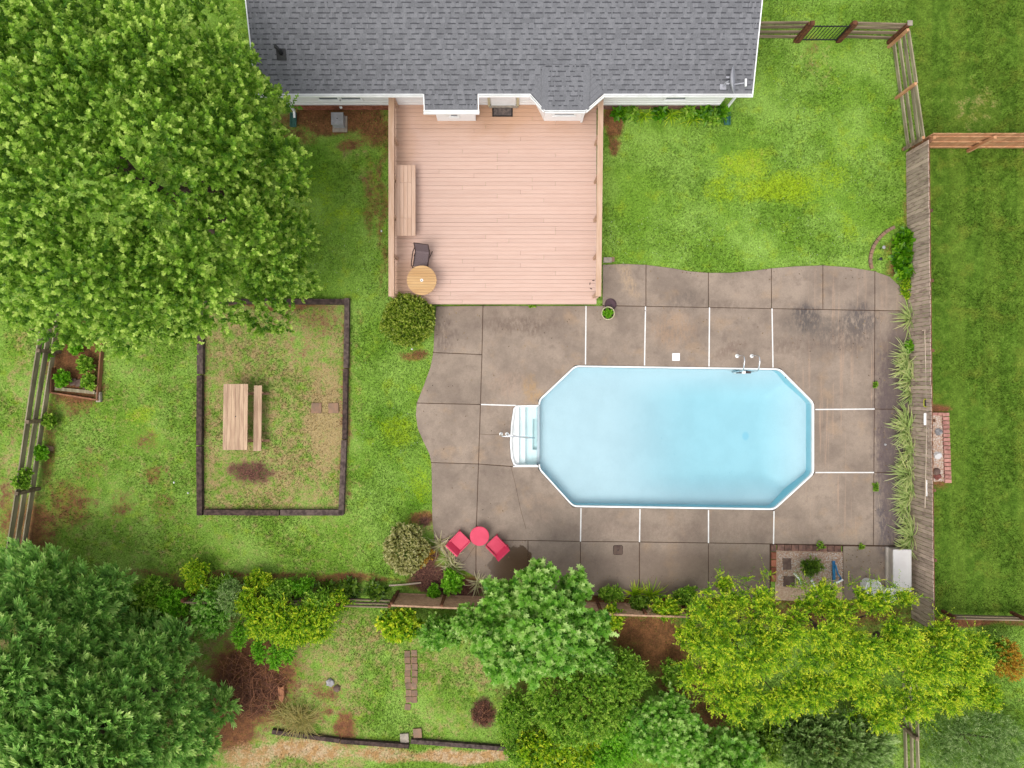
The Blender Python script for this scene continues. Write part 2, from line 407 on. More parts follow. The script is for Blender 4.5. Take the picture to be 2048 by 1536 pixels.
# concrete
def concrete_mat():
    t = NT('patio_concrete')
    w = t.warp(1.6, 0.35); w2 = t.warp(6.0, 0.12); w3 = t.warp(3.2, 0.34)
    gr = t.step(t.noise(7.0, 5, .75, vec=t.mapping(scale=(1.6, .6, 1), loc=(2, 5, 0))), .34, .58)
    n1 = t.noise(0.7, 6, 0.62); n2 = t.noise(2.6, 6, 0.65, vec=t.mapping(loc=(3, 8, 0))); n3 = t.noise(60, 3, 0.7)
    rv = t.rand()
    col = t.mix(t.step(n1, .34, .66), L(156, 138, 123), L(183, 163, 145))
    col = t.mix(t.math('MULTIPLY', t.step(n2, .5, .74), 0.42), col, L(124, 106, 96))
    col = t.mix(t.math('MULTIPLY', t.step(t.noise(1.1, 5, .6, vec=t.mapping(loc=(21, 2, 0))), .54, .72), 0.38), col, L(198, 164, 128))
    # fine streaks dragged along the right side
    st = t.noise(1.0, 4, .6, vec=t.mapping(scale=(7.0, 0.22, 1), rot=(0, 0, 0.05)))
    sm = t.math('MULTIPLY', t.blob(1700, 800, 120, 330, warp=w, soft=.5), t.step(st, .56, .66))
    col = t.mix(t.math('MULTIPLY', sm, 0.55), col, L(204, 172, 146))
    for (px, py, rx, ry, c, a, rot) in (
            (1612, 634, 26, 34, L(74, 71, 76), .8, 0), (1718, 640, 40, 40, L(92, 86, 88), .75, 0), (1690, 680, 70, 30, L(128, 112, 102), .7, 0), (1640, 650, 90, 26, L(120, 110, 102), .6, 0),
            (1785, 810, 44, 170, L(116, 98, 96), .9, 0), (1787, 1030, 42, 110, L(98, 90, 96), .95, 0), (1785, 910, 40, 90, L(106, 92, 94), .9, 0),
            (1040, 650, 90, 22, L(118, 98, 86), .6, 0), (890, 670, 26, 40, L(118, 100, 92), .6, 0), (1370, 600, 40, 26, L(126, 112, 102), .5, 0),
            (1255, 560, 14, 50, L(210, 180, 146), .6, 0.5), (1020, 770, 40, 30, L(192, 164, 142), .5, 0), (1065, 780, 16, 34, L(204, 164, 112), .55, 0.3),
            (1345, 660, 50, 40, L(196, 160, 128), .5, 0), (1090, 1000, 40, 14, L(186, 160, 138), .5, 0), (1080, 1030, 24, 16, L(184, 160, 140), .5, 0),
            (1585, 690, 60, 16, L(128, 108, 96), .5, 0), (1370, 1060, 300, 22, L(150, 128, 114), .4, 0),
            (1440, 610, 50, 14, L(126, 108, 96), .5, 0), (1460, 700, 40, 14, L(128, 104, 92), .5, .4)):
        col = t.mix(t.math('MULTIPLY', t.math('MULTIPLY', t.blob(px, py, rx, ry, warp=w3, soft=.6, rot=rot), gr), a), col, c)
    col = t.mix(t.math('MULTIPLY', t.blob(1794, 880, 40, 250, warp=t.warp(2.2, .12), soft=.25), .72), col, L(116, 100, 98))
    wet = t.blob(1300, 1170, 480, 84, warp=w, soft=.4)
    wet2 = t.blob(1024, 1134, 44, 46, warp=w3, soft=.06)
    col = t.mix(t.math('MULTIPLY', wet, .5), col, L(122, 98, 80))
    col = t.mix(t.math('MULTIPLY', wet2, .9), col, L(94, 68, 44))
    f = t.math('ADD', t.math('MULTIPLY_ADD', t.math('SUBTRACT', n3, .5), .9, 1.0), t.math('MULTIPLY', t.math('SUBTRACT', t.noise(16, 4, .75), .5), .5))
    f = t.math('MULTIPLY', f, t.math('MULTIPLY_ADD', rv, 0.16, 0.92))
    t.l(t.mul(col, f), t.b.inputs['Base Color'])
    rg = t.math('SUBTRACT', 0.82, t.math('MULTIPLY', t.math('MAXIMUM', t.math('MULTIPLY', wet, .5), wet2), 0.5))
    t.l(rg, t.b.inputs['Roughness']); t.b.inputs['Specular IOR Level'].default_value = 0.35
    t.bump(n3, 0.25, 0.006)
    return t.mat
M['concrete'] = concrete_mat()
M['joint'] = simple('joint_filler', L(104, 78, 62), L(84, 62, 50), 6, rough=1, rand=0.1)
M['jointw'] = simple('white_joint_strip', (0.7, 0.69, 0.67, 1), (0.62, 0.6, 0.58, 1), 12, rough=0.5, rand=0.05, bump=0)

def deck_mat():
    t = NT('deck_stain')
    rv = t.rand(); off = t.n('ShaderNodeCombineXYZ'); t.l(t.math('MULTIPLY', rv, 53.0), off.inputs[0]); t.l(t.math('MULTIPLY', rv, 77.0), off.inputs[1])
    ad = t.n('ShaderNodeVectorMath', operation='ADD'); t.l(t.mapping(scale=XS), ad.inputs[0]); t.l(off.outputs[0], ad.inputs[1])
    gr = t.noise(14, 5, .6, vec=ad.outputs[0]); w = t.warp(1.2, .5)
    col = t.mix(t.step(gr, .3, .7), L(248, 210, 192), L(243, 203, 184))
    # less weathered stain by the house; painted shade of rail and table at left
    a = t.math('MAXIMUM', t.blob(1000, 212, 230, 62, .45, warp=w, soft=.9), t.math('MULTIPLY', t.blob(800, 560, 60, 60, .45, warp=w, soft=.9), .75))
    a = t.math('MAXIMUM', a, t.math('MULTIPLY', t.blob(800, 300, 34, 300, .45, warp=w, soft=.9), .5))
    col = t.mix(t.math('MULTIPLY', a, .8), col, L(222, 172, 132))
    f = t.math('MULTIPLY_ADD', rv, .08, .96)
    t.l(t.mul(col, f), t.b.inputs['Base Color'])
    t.b.inputs['Roughness'].default_value = .6; t.b.inputs['Specular IOR Level'].default_value = .3
    t.bump(gr, .12, .004)
    return t.mat
M['deck'] = deck_mat()
M['deck_y'] = simple('deck_rail_stain', L(240, 202, 174), L(224, 182, 150), 9, stretch=YS, rough=0.6, rand=0.06, bump=0.1)
M['deck_dark'] = simple('deck_frame', L(150, 110, 84), L(120, 86, 64), 6, rough=0.8, rand=0.1)

def liner_mat():
    t = NT('pool_liner')
    n = t.noise(1.1, 4, .6); n2 = t.noise(30, 3, .6)
    col = t.mix(t.step(n, .35, .65), (0.47, 0.52, 0.56, 1), (0.50, 0.55, 0.59, 1))
    w = t.warp(3.0, .25)
    sp = t.step(t.noise(9.0, 3, .7), .66, .70)
    a = t.math('MULTIPLY', sp, t.math('MAXIMUM', t.blob(1330, 890, 60, 30, -1.3, warp=w), t.blob(1400, 945, 90, 10, -1.3, warp=w, rot=.15)))
    col = t.mix(t.math('MULTIPLY', a, .6), col, (0.12, .3, .38, 1))
    col = t.mix(t.math('MULTIPLY', t.blob(1482, 870, 7, 9, -1.4, soft=.4), .45), col, (0.2, .42, .55, 1))
    t.l(t.mul(col, t.math('MULTIPLY_ADD', n2, .16, .92)), t.b.inputs['Base Color'])
    t.b.inputs['Roughness'].default_value = .5
    return t.mat
M['liner'] = liner_mat()
M['liner_wall'] = simple('liner_wall', (0.40, 0.64, 0.70, 1), (0.43, 0.66, 0.72, 1), 2, rough=.5, rand=0, bump=0)
M['acrylic'] = simple('white_acrylic', (0.78, 0.78, 0.77, 1), (0.80, 0.80, 0.79, 1), 2, rough=.3, rand=0, bump=0)

def water_mat():
    t = NT('pool_water')
    fr = t.n('ShaderNodeFresnel'); fr.inputs[0].default_value = 1.33
    bp = t.n('ShaderNodeBump'); bp.inputs['Strength'].default_value = .07; bp.inputs['Distance'].default_value = .02
    t.l(t.noise(5.0, 3, .5), bp.inputs['Height'])
    gl = t.n('ShaderNodeBsdfGlossy'); gl.inputs['Roughness'].default_value = .16; t.l(bp.outputs[0], gl.inputs['Normal'])
    t.l(bp.outputs[0], fr.inputs['Normal'])
    tr = t.n('ShaderNodeBsdfTransparent')
    mx = t.n('ShaderNodeMixShader'); t.l(fr.outputs[0], mx.inputs[0]); t.l(tr.outputs[0], mx.inputs[1]); t.l(gl.outputs[0], mx.inputs[2])
    t.l(mx.outputs[0], t.out.inputs['Surface'])
    va = t.n('ShaderNodeVolumeAbsorption'); va.inputs['Color'].default_value = (0.30, 0.93, 1.0, 1); va.inputs['Density'].default_value = .46
    t.l(va.outputs[0], t.out.inputs['Volume'])
    return t.mat
M['water'] = water_mat()
# ------------------------------------------------------------------ ground
def pxy(x, y): return 1024 + x * F / H, 768 - y * F / H      # ground point -> photo pixel

# (pixel x, y, radius x, radius y, weight) of bare soil, straw, lush, yellow and sand patches
PATCH = {
 'soil': [(670, 240, 110, 24, 1), (745, 250, 40, 40, .8), (700, 292, 30, 16, .7), (1228, 238, 20, 40, 1), (1226, 290, 16, 18, .75), (766, 420, 10, 190, .6), (745, 365, 30, 30, .5),
          (135, 1010, 60, 60, .62), (60, 1050, 60, 60, .75), (95, 890, 14, 110, .62), (312, 955, 26, 22, .6), (150, 730, 55, 90, .95), (310, 885, 26, 22, .45), (240, 1010, 30, 34, .55), (290, 880, 40, 24, .5), (330, 1010, 40, 30, .45), (180, 930, 40, 40, .45), (745, 400, 20, 90, .55), (590, 270, 40, 20, .6),
          (300, 1152, 110, 9, .6), (520, 1154, 150, 9, .7), (690, 1158, 110, 11, .75), (470, 1172, 240, 12, .6), (825, 706, 36, 14, .7), (848, 1040, 34, 18, .8),
          (1320, 1290, 56, 60, .95), (1260, 1265, 40, 40, .9), (1380, 1380, 60, 60, .95), (1430, 1450, 60, 60, .8), (505, 1360, 90, 90, .95), (470, 1450, 50, 60, .9), (600, 1440, 50, 30, .5), (690, 1455, 26, 34, .8), (655, 1385, 40, 16, .6), (650, 1420, 20, 20, .6),
          (1950, 1245, 100, 10, .9), (1880, 816, 22, 12, .9), (1880, 972, 20, 12, .7), (1818, 430, 14, 140, .55), (1800, 540, 30, 20, .7), (1785, 495, 26, 30, .55), (1815, 230, 12, 40, .4),
          (28, 870, 26, 30, .35), (10, 1000, 22, 60, .55), (640, 640, 50, 34, .5), (600, 700, 26, 34, .4), (690, 800, 12, 220, .65), (412, 780, 8, 200, .5), (560, 612, 120, 9, .8), (1340, 1200, 260, 16, .9), (900, 1170, 90, 22, .8),
          (1625, 78, 22, 10, .5), (1622, 100, 16, 44, .42), (1600, 1480, 200, 60, .5), (1150, 1400, 160, 110, .6), (1650, 1230, 200, 40, .7), (640, 655, 30, 20, .3), (300, 640, 60, 40, .3)],
 'mulch': [(870, 1160, 46, 26, 1), (505, 945, 46, 28, .75), (600, 1000, 26, 10, .3), (860, 1115, 22, 30, .9), (925, 1180, 60, 20, .8), (520, 1390, 70, 40, .55), (965, 1425, 28, 30, .85), (855, 1050, 14, 10, .9)],
 'dry': [(650, 840, 50, 130, .78), (560, 760, 110, 130, .5), (545, 950, 130, 80, .6), (490, 740, 50, 40, .55), (560, 660, 110, 60, .42), (850, 1330, 170, 90, .42), (760, 1270, 60, 40, .5), (890, 1440, 110, 60, .4), (45, 800, 40, 300, .42), (20, 960, 40, 90, .5), (740, 360, 30, 30, .4), (705, 300, 40, 30, .4), (1640, 130, 40, 60, .35), (1500, 320, 60, 60, .25), (860, 1060, 30, 18, .5), (1950, 210, 60, 50, .35), (300, 950, 60, 40, .25), (960, 1330, 40, 60, .55), (740, 1080, 50, 30, .3)],
 'yel': [(1490, 330, 60, 40, .62), (1545, 375, 90, 34, .72), (1440, 380, 40, 26, .55), (1655, 350, 60, 40, .5), (1700, 460, 26, 26, .5), (800, 860, 40, 40, .6), (840, 970, 30, 40, .5), (700, 430, 50, 20, .5), (285, 830, 40, 20, .6), (740, 660, 36, 70, .35), (1540, 150, 26, 60, .35), (640, 400, 40, 90, .4), (1700, 300, 60, 40, .4), (1600, 25, 60, 20, .4), (830, 770, 40, 60, .3), (30, 700, 30, 60, .4)],
 'dark': [(620, 330, 50, 60, .6), (650, 400, 60, 90, .45), (775, 835, 40, 40, .6), (830, 1000, 30, 40, .6), (1450, 300, 24, 20, .55), (1350, 290, 22, 18, .5), (1560, 110, 24, 24, .5), (480, 690, 60, 40, .55), (790, 950, 50, 60, .4), (640, 1090, 60, 30, .3), (350, 1060, 120, 40, .35), (350, 900, 24, 40, .3), (740, 600, 40, 60, .3)],
 'sand': [(600, 1500, 110, 20, .8), (760, 1508, 90, 14, .7), (930, 1512, 120, 14, .95), (500, 1515, 60, 26, .7)],
 'mown': [],
}
KEYS = ['soil', 'mulch', 'dry', 'yel', 'dark', 'sand', 'mown']
def masks(x, y):
    px, py = 1024 + x * F / H, 768 - y * F / H
    wob = 7 * np.sin(px * .045 + 1.3 * np.sin(py * .05)) + 6 * np.sin(py * .061 + np.sin(px * .03))
    out = {}
    for k in KEYS:
        a = np.zeros_like(x)
        for (cx, cy, rx, ry, w) in PATCH[k]:
            s = 1.0 + 0 * rx
            d = ((px + wob * .6 - cx) / rx) ** 2 + ((py + wob * .6 - cy) / ry) ** 2
            a = np.maximum(a, w * np.exp(-(d ** 1.6) * .55))
        out[k] = a
    # the neighbour's close-mown, darker lawn behind the fences
    fx = np.interp(py, [45, 300, 1240, 1600], [1816, 1840, 1848, 1850])
    m = np.clip((px - fx) / 6, 0, 1)
    m = np.maximum(m, np.clip((px - 1690) / 160, 0, 1) * np.clip((56 - py) / 20, 0, 1))
    m = m * np.clip((1262 - py) / 8, 0, 1)
    out['mown'] = m
    # the worn turf inside the timber frame
    ins = ((px > 405) & (px < 690) & (py > 606) & (py < 1022))
    out['dry'] = np.maximum(out['dry'], np.where(ins, .40, 0))
    out['dark'] = np.where(ins, out['dark'] * .4, out['dark'])
    thin = .27 * np.clip((770 - px) / 60, 0, 1) * np.clip((py - 560) / 60, 0, 1) + .16 * np.clip((py - 1200) / 40, 0, 1) + .05
    out['dry'] = np.maximum(out['dry'], np.where(m > .3, .12, thin))
    out['dry'] = np.where(ins, np.maximum(out['dry'], .52), out['dry'])
    return out

def set_attrs(me, x, y):
    ms = masks(x, y)
    for k in KEYS:
        a = me.attributes.new(k, 'FLOAT', 'POINT'); a.data.foreach_set('value', ms[k].astype(np.float32))

POOL = [(1150, 731), (1560, 737), (1628, 805), (1628, 948), (1549, 1020), (1146, 1014), (1077, 938), (1077, 800)]
STEP = [(1078, 810), (1033, 811), (1027, 817), (1022, 850), (1020, 885), (1022, 915), (1027, 929), (1033, 933), (1077, 933)]
gx = np.arange(-24, 24.01, .18); gy = np.arange(-18, 18.01, .18)
hx0, hx1 = P(1005, 0).x, P(1642, 0).x; hy0, hy1 = P(0, 1034).y, P(0, 717).y
X, Y = np.meshgrid(gx, gy); nx, ny = len(gx), len(gy)
Z = (0.012 * np.sin(X * 1.7 + np.sin(Y * 1.1)) + .01 * np.sin(Y * 2.3 + X)) - .012
idx = np.arange(nx * ny).reshape(ny, nx)
q = np.stack([idx[:-1, :-1], idx[:-1, 1:], idx[1:, 1:], idx[1:, :-1]], -1).reshape(-1, 4)
cx = (X[:-1, :-1] + .08).ravel(); cy = (Y[:-1, :-1] + .08).ravel()
keep = ~((cx > hx0) & (cx < hx1) & (cy > hy0) & (cy < hy1))
q = q[keep]
verts = np.stack([X.ravel(), Y.ravel(), Z.ravel()], -1)
R_ = 260.0
ext = np.array([(-R_, -R_, -.02), (R_, -R_, -.02), (R_, R_, -.02), (-R_, R_, -.02),
                (gx[0], gy[0], -.02), (gx[-1], gy[0], -.02), (gx[-1], gy[-1], -.02), (gx[0], gy[-1], -.02)])
b0 = len(verts); allv = np.concatenate([verts, ext])
faces = q.tolist() + [(b0, b0 + 1, b0 + 5, b0 + 4), (b0 + 1, b0 + 2, b0 + 6, b0 + 5), (b0 + 2, b0 + 3, b0 + 7, b0 + 6), (b0 + 3, b0, b0 + 4, b0 + 7)]
me = bpy.data.meshes.new('lawn'); me.from_pydata(allv.tolist(), [], faces)
me.materials.append(M['ground']); set_attrs(me, allv[:, 0].copy(), allv[:, 1].copy()); me.update()
lawn = bpy.data.objects.new('lawn', me); C.objects.link(lawn)
prop(lawn, 'patchy green back-yard lawn with bare red soil and yellow patches', None, kind='structure')

def in_poly(px, py, poly):
    c = np.zeros(px.shape, bool); n = len(poly); j = n - 1
    for i in range(n):
        xi, yi = poly[i]; xj, yj = poly[j]
        t = ((yi > py) != (yj > py)) & (px < (xj - xi) * (py - yi) / (yj - yi + 1e-9) + xi)
        c ^= t; j = i
    return c

LEFT = [(872, 612), (868, 660), (866, 705), (860, 735), (848, 768), (836, 798), (833, 806), (831, 830), (835, 858), (847, 885), (858, 908), (862, 925), (863, 960), (864, 1040), (868, 1078), (880, 1100), (900, 1122), (925, 1140), (952, 1155), (985, 1172)]
UP = [(1205, 529), (1250, 527), (1292, 529), (1340, 535), (1380, 542), (1417, 545), (1460, 545), (1505, 541), (1543, 536), (1590, 532), (1646, 530), (1700, 534), (1750, 542), (1780, 553), (1800, 572), (1811, 598), (1816, 622)]
OUT = LEFT + [(1056, 1180), (1816, 1200)] + UP[::-1] + [(1205, 611)]

def mesh_np(name, V, tmpl, tint, mat, parent=None, loc=(0, 0, 0)):
    """V: (N, k, 3) copies of a k-vertex shape with faces tmpl; tint (N,) or (N, k)"""
    N, k, _ = V.shape
    me = bpy.data.meshes.new(name)
    me.vertices.add(N * k); me.vertices.foreach_set('co', (V.reshape(-1, 3) - np.array(loc)).astype(np.float32).ravel())
    lens = [len(f) for f in tmpl]; flat = np.concatenate([np.array(f) for f in tmpl])
    loops = (np.arange(N)[:, None] * k + flat[None, :]).ravel()
    nl = sum(lens)
    me.loops.add(N * nl); me.loops.foreach_set('vertex_index', loops.astype(np.int32))
    starts = np.concatenate([[0], np.cumsum(lens)[:-1]])
    me.polygons.add(N * len(lens))
    me.polygons.foreach_set('loop_start', (np.arange(N)[:, None] * nl + starts[None, :]).ravel().astype(np.int32))
    me.update(calc_edges=True)
    if tint is not None:
        if tint.ndim == 1: tint = np.repeat(tint[:, None], k, 1)
        a = me.attributes.new('tint', 'FLOAT', 'POINT'); a.data.foreach_set('value', np.clip(tint, 0, 1).astype(np.float32).ravel())
    me.materials.append(mat)
    o = bpy.data.objects.new(name, me); C.objects.link(o)
    if parent is not None: o.parent = parent
    return o

# grass blades, one mass nobody could count
def grass():
    n = 690000
    x = nrng.uniform(-18.6, 18.6, n); y = nrng.uniform(-14, 14, n)
    px, py = 1024 + x * F / H, 768 - y * F / H
    k = ~in_poly(px, py, OUT)
    k &= ~((x > -4.3) & (x < 3.15) & (y > 2.7) & (y < 9.9))
    k &= ~((y > 9.75) & (x > -7.95) & (x < 7.95))
    k &= ~((px > 1866) & (px < 1900) & (py > 822) & (py < 968))
    ms = masks(x, y)
    dens = 1 - .85 * np.clip(ms['soil'] * 1.1, 0, 1) - .8 * ms['mulch'] - .45 * ms['dry'] - .9 * ms['sand']
    k &= nrng.uniform(0, 1, n) < np.clip(dens, .03, 1)
    x, y = x[k], y[k]; n = len(x); mo = masks(x, y)['mown']
    a = nrng.uniform(0, 2 * np.pi, n); ln = nrng.uniform(.03, .085, n) * (1 - .3 * mo); tilt = nrng.uniform(.5, 1.25, n); w = nrng.uniform(.008, .018, n)
    ux, uy = np.cos(a), np.sin(a)
    b = np.stack([x, y, np.full(n, -.02)], -1)
    s = np.stack([-uy * w, ux * w, np.zeros(n)], -1)
    tip = b + np.stack([ux * ln * np.sin(tilt), uy * ln * np.sin(tilt), .02 + ln * np.cos(tilt)], -1)
    V = np.stack([b - s, b + s, tip], 1)
    o = mesh_np('grass', V, [(0, 1, 2)], nrng.uniform(0, 1, n), M['grass'])
    vx = V[:, :, 0].ravel().copy(); vy = V[:, :, 1].ravel().copy()
    set_attrs(o.data, vx, vy)
    prop(o, 'short green grass blades covering the lawns', kind='stuff')
grass()

# ------------------------------------------------------------------ patio of concrete slabs
patio = struct('patio', 'brown stained concrete pool patio cut into slabs by joints')
def seg(path, a, b):
    i = path.index(a); j = path.index(b)
    return path[i:j + 1]
SL = []
for a, b, xa, xb in ((0, 2, 1205, 1292), (2, 5, 1292, 1417), (5, 8, 1417, 1543), (8, 10, 1543, 1646), (10, 12, 1646, 1750), (12, 16, 1750, 1816)):
    yb = lambda x: 611 + (x - 1205) * 11 / 611
    SL.append(UP[a:b + 1] + ([] if xb == 1816 else [(xb, yb(xb))]) + [(xa, yb(xa))])
SL += [
 [(872, 612), (966, 611), (964, 709), (866, 705), (868, 660)],
 [(866, 705), (964, 709), (961, 809), (833, 806), (836, 798), (848, 768), (860, 735)],
 [(833, 806), (961, 809), (957, 928), (862, 925), (858, 908), (847, 885), (835, 858), (831, 830)],
 [(862, 925), (957, 928), (952, 1080), (868, 1078), (864, 1040), (863, 960)],
 [(868, 1078), (952, 1080), (952, 1155), (925, 1140), (900, 1122), (880, 1100)],
 [(966, 611), (1172, 611), (1171, 731), (1150, 731), (1077, 800), (1078, 810), (1033, 811), (961, 809), (964, 709)],
 [(1172, 611), (1291, 612.5), (1289, 733), (1171, 731)],
 [(1291, 612.5), (1419, 614.8), (1418, 735), (1289, 733)],
 [(1419, 614.8), (1544, 617), (1546, 736.8), (1418, 735)],
 [(1544, 617), (1750, 621), (1749, 818), (1628, 819), (1628, 805), (1560, 737), (1546, 736.8)],
 [(1628, 819), (1749, 818), (1748, 945), (1628, 945)],
 [(1628, 945), (1748, 945), (1747, 1091), (1547, 1088), (1548, 1020), (1549, 1020), (1628, 948)],
 [(1417, 1018), (1548, 1020), (1547, 1088), (1417, 1086)],
 [(1280, 1016), (1417, 1018), (1417, 1086), (1279, 1084)],
 [(1162, 1014.3), (1280, 1016), (1279, 1084), (1161, 1083)],
 [(957, 928), (1022, 933), (1077, 933), (1077, 938), (1146, 1014), (1162, 1014.3), (1161, 1083), (1056, 1081), (952, 1080)],
 [(961, 809), (1033, 811), (1027, 817), (1022, 850), (1020, 885), (1022, 915), (1027, 929), (1027, 933), (957, 928)],
 [(1750, 621), (1816, 622), (1818, 819), (1749, 818)],
 [(1749, 818), (1818, 819), (1818, 945), (1748, 945)],
 [(1748, 945), (1818, 945), (1816, 1092), (1747, 1091)],
 [(952, 1080), (1056, 1081), (1056, 1180), (985, 1172), (952, 1155)],
 [(1056, 1081), (1161, 1083), (1161, 1190), (1056, 1180)],
 [(1161, 1083), (1279, 1084), (1279, 1196), (1161, 1190)],
 [(1279, 1084), (1417, 1086), (1417, 1196), (1279, 1196)],
 [(1417, 1086), (1540, 1088), (1540, 1196), (1417, 1196)],
 [(1686, 1092), (1816, 1093), (1814, 1200), (1686, 1200)],
]
SZ = 0.035
def inset(poly, d):
    n = len(poly); ar = sum(poly[i][0] * poly[(i + 1) % n][1] - poly[(i + 1) % n][0] * poly[i][1] for i in range(n))
    if ar < 0: poly = poly[::-1]
    out = []
    for i in range(n):
        p0, p1, p2 = Vector(poly[i - 1]), Vector(poly[i]), Vector(poly[(i + 1) % n])
        e1 = (p1 - p0).normalized(); e2 = (p2 - p1).normalized()
        n1 = Vector((-e1.y, e1.x)); n2 = Vector((-e2.y, e2.x))
        b = n1 + n2; k = max(.35, b.length_squared / 2)
        out.append(p1 + b * (d / k) * .5 * 1.0 if False else p1 + (n1 + n2) * (d / max(.5, 1 + n1.dot(n2))))
    return out
for s in SL:
    w = [(P(a, b, SZ).x, P(a, b, SZ).y) for a, b in s]
    a_ = [tuple(p) for p in inset(w, .011)]
    b_ = [tuple(p) for p in inset(w, .019)]
    m = MB(); n = len(a_)
    m.add([(x, y, -.09) for x, y in a_] + [(x, y, SZ - .008) for x, y in a_] + [(x, y, SZ) for x, y in b_],
          [(i, (i + 1) % n, n + (i + 1) % n, n + i) for i in range(n)] +
          [(n + i, n + (i + 1) % n, 2 * n + (i + 1) % n, 2 * n + i) for i in range(n)] + [tuple(range(2 * n, 3 * n))])
    m.build('slab', M['concrete'], patio)
DARK = [((1205, 611), (1816, 622)), ((1292, 529), (1292, 613)), ((1417, 545), (1418, 615)), ((1543, 536), (1544, 617)), ((1646, 530), (1646, 619)), ((1750, 542), (1750, 621)),
        ((966, 611), (961, 809)), ((961, 809), (952, 1080)), ((952, 1080), (952, 1155)), ((866, 705), (964, 709)), ((833, 806), (961, 809)), ((862, 925), (957, 928)), ((957, 928), (1022, 933)),
        ((868, 1078), (1161, 1083)), ((1161, 1083), (1540, 1088)), ((1540, 1088), (1816, 1093)), ((1056, 1081), (1056, 1180)), ((1161, 1083), (1161, 1190)), ((1279, 1084), (1279, 1196)), ((1417, 1086), (1417, 1196)),
        ((1750, 621), (1747, 1091)), ((1749, 818), (1818, 819)), ((1748, 945), (1818, 945)), ((1540, 1088), (1540, 1196)), ((1686, 1092), (1686, 1200))]
for a, b in DARK:
    plank('joint', M['joint'], patio, P(*a, 0) + Vector((0, 0, -.024)), P(*b, 0) + Vector((0, 0, -.024)), .045, .09)
for a, b in (((1022, 934), (1030, 965)), ((1030, 965), (1041, 1018)), ((1041, 1018), (1052, 1058)), ((960, 868), (980, 869.5)), ((980, 869.5), (1000, 868.5)), ((950, 1092), (930, 1122)), ((930, 1122), (912, 1130))):
    plank('crack', M['joint'], patio, P(*a, SZ) + Vector((0, 0, -.003)), P(*b, SZ) + Vector((0, 0, -.003)), .011, .01)
WHITE = [((1172, 612), (1171, 729)), ((1291, 613), (1289, 731)), ((1419, 615), (1418, 733)), ((1544, 617), (1546, 735)), ((962, 809), (1032, 811)), ((1631, 819), (1749, 818)), ((1631, 945), (1748, 945)),
         ((1162, 1016), (1161, 1083)), ((1280, 1018), (1279, 1084)), ((1417, 1020), (1417, 1086)), ((1548, 1022), (1547, 1088)), ((1026, 933), (1076, 933))]
for a, b in WHITE:
    plank('joint_strip', M['jointw'], patio, P(*a, SZ) + Vector((0, 0, -.028)), P(*b, SZ) + Vector((0, 0, -.028)), .042, .064)

# ------------------------------------------------------------------ swimming pool
pc = P(1352, 875)
pool = thing('swimming_pool', 'in-ground swimming pool with clipped corners and white edge set in patio', 'swimming pool', pc)
WZ = -.10
def pw(pts, z): return [(P(a, b, SZ).x, P(a, b, SZ).y, z) for a, b in pts]
def rounded(pts, r=9):
    o = []
    n = len(pts)
    for i in range(n):
        p0, p1, p2 = Vector(pts[i - 1]), Vector(pts[i]), Vector(pts[(i + 1) % n])
        a = p1 + (p0 - p1).normalized() * r; b = p1 + (p2 - p1).normalized() * r
        for t in (0, .25, .5, .75, 1): 
            q_ = a.lerp(p1, t).lerp(p1.lerp(b, t), t); o.append((q_.x, q_.y))
    return o
PR = rounded(POOL)
pin = [tuple(p) for p in inset([p[:2] for p in pw(PR, 0)], .052)]
pout = [p[:2] for p in pw(PR, 0)]
ar = sum(pout[i][0] * pout[(i + 1) % len(pout)][1] - pout[(i + 1) % len(pout)][0] * pout[i][1] for i in range(len(pout)))
if ar < 0: pout = pout[::-1]
n = len(pout)
sx0 = P(1077, 0, SZ).x; sy0, sy1 = P(0, 931, SZ).y, P(0, 812, SZ).y
cop = MB()
for i in range(n):
    j = (i + 1) % n
    mid = ((pout[i][0] + pout[j][0]) / 2, (pout[i][1] + pout[j][1]) / 2)
    if abs(mid[0] - sx0) < .06 and sy0 < mid[1] < sy1: continue      # open to the steps
    cop.add([(*pout[i], SZ + .012), (*pout[j], SZ + .012), (*pin[j], SZ + .012), (*pin[i], SZ + .012), (*pin[i], WZ - .01), (*pin[j], WZ - .01), (*pout[i], -.05), (*pout[j], -.05)],
            [(0, 1, 2, 3), (3, 2, 5, 4), (0, 6, 7, 1)])
cop.build('coping', M['white'], pool)
# liner walls and sloping floor
wall = MB()
pwl = [tuple(p) for p in inset(pout, .06)]
for i in range(n):
    j = (i + 1) % n
    mid = ((pout[i][0] + pout[j][0]) / 2, (pout[i][1] + pout[j][1]) / 2)
    z1 = WZ + .02
    if abs(mid[0] - sx0) < .06 and sy0 < mid[1] < sy1: z1 = -.52
    wall.add([(*pwl[i], -2.4), (*pwl[j], -2.4), (*pwl[j], z1), (*pwl[i], z1)], [(3, 2, 1, 0)])
wall.build('liner_wall', M['liner_wall'], pool)
fx = np.linspace(sx0 - .05, P(1630, 0, SZ).x, 70); fy = np.linspace(P(0, 1022, SZ).y, P(0, 729, SZ).y, 44)
FX, FY = np.meshgrid(fx, fy)
def sstep(v, a, b):
    t = np.clip((v - a) / (b - a), 0, 1); return t * t * (3 - 2 * t)
x0, x1 = P(1215, 0).x, P(1430, 0).x
dr = P(1628, 0).x - FX; dt = P(0, 733).y - FY; db = FY - P(0, 1018).y
side = np.clip(np.minimum(np.minimum(dr / 1.7, dt / 1.3), db / 1.3), 0, 1)
FZ = -.48 - .42 * sstep((FX - x0) / (x1 - x0), 0, 1) * sstep(side, 0, 1)
fi = np.arange(FX.size).reshape(FX.shape)
fq = np.stack([fi[:-1, :-1], fi[:-1, 1:], fi[1:, 1:], fi[1:, :-1]], -1).reshape(-1, 4)
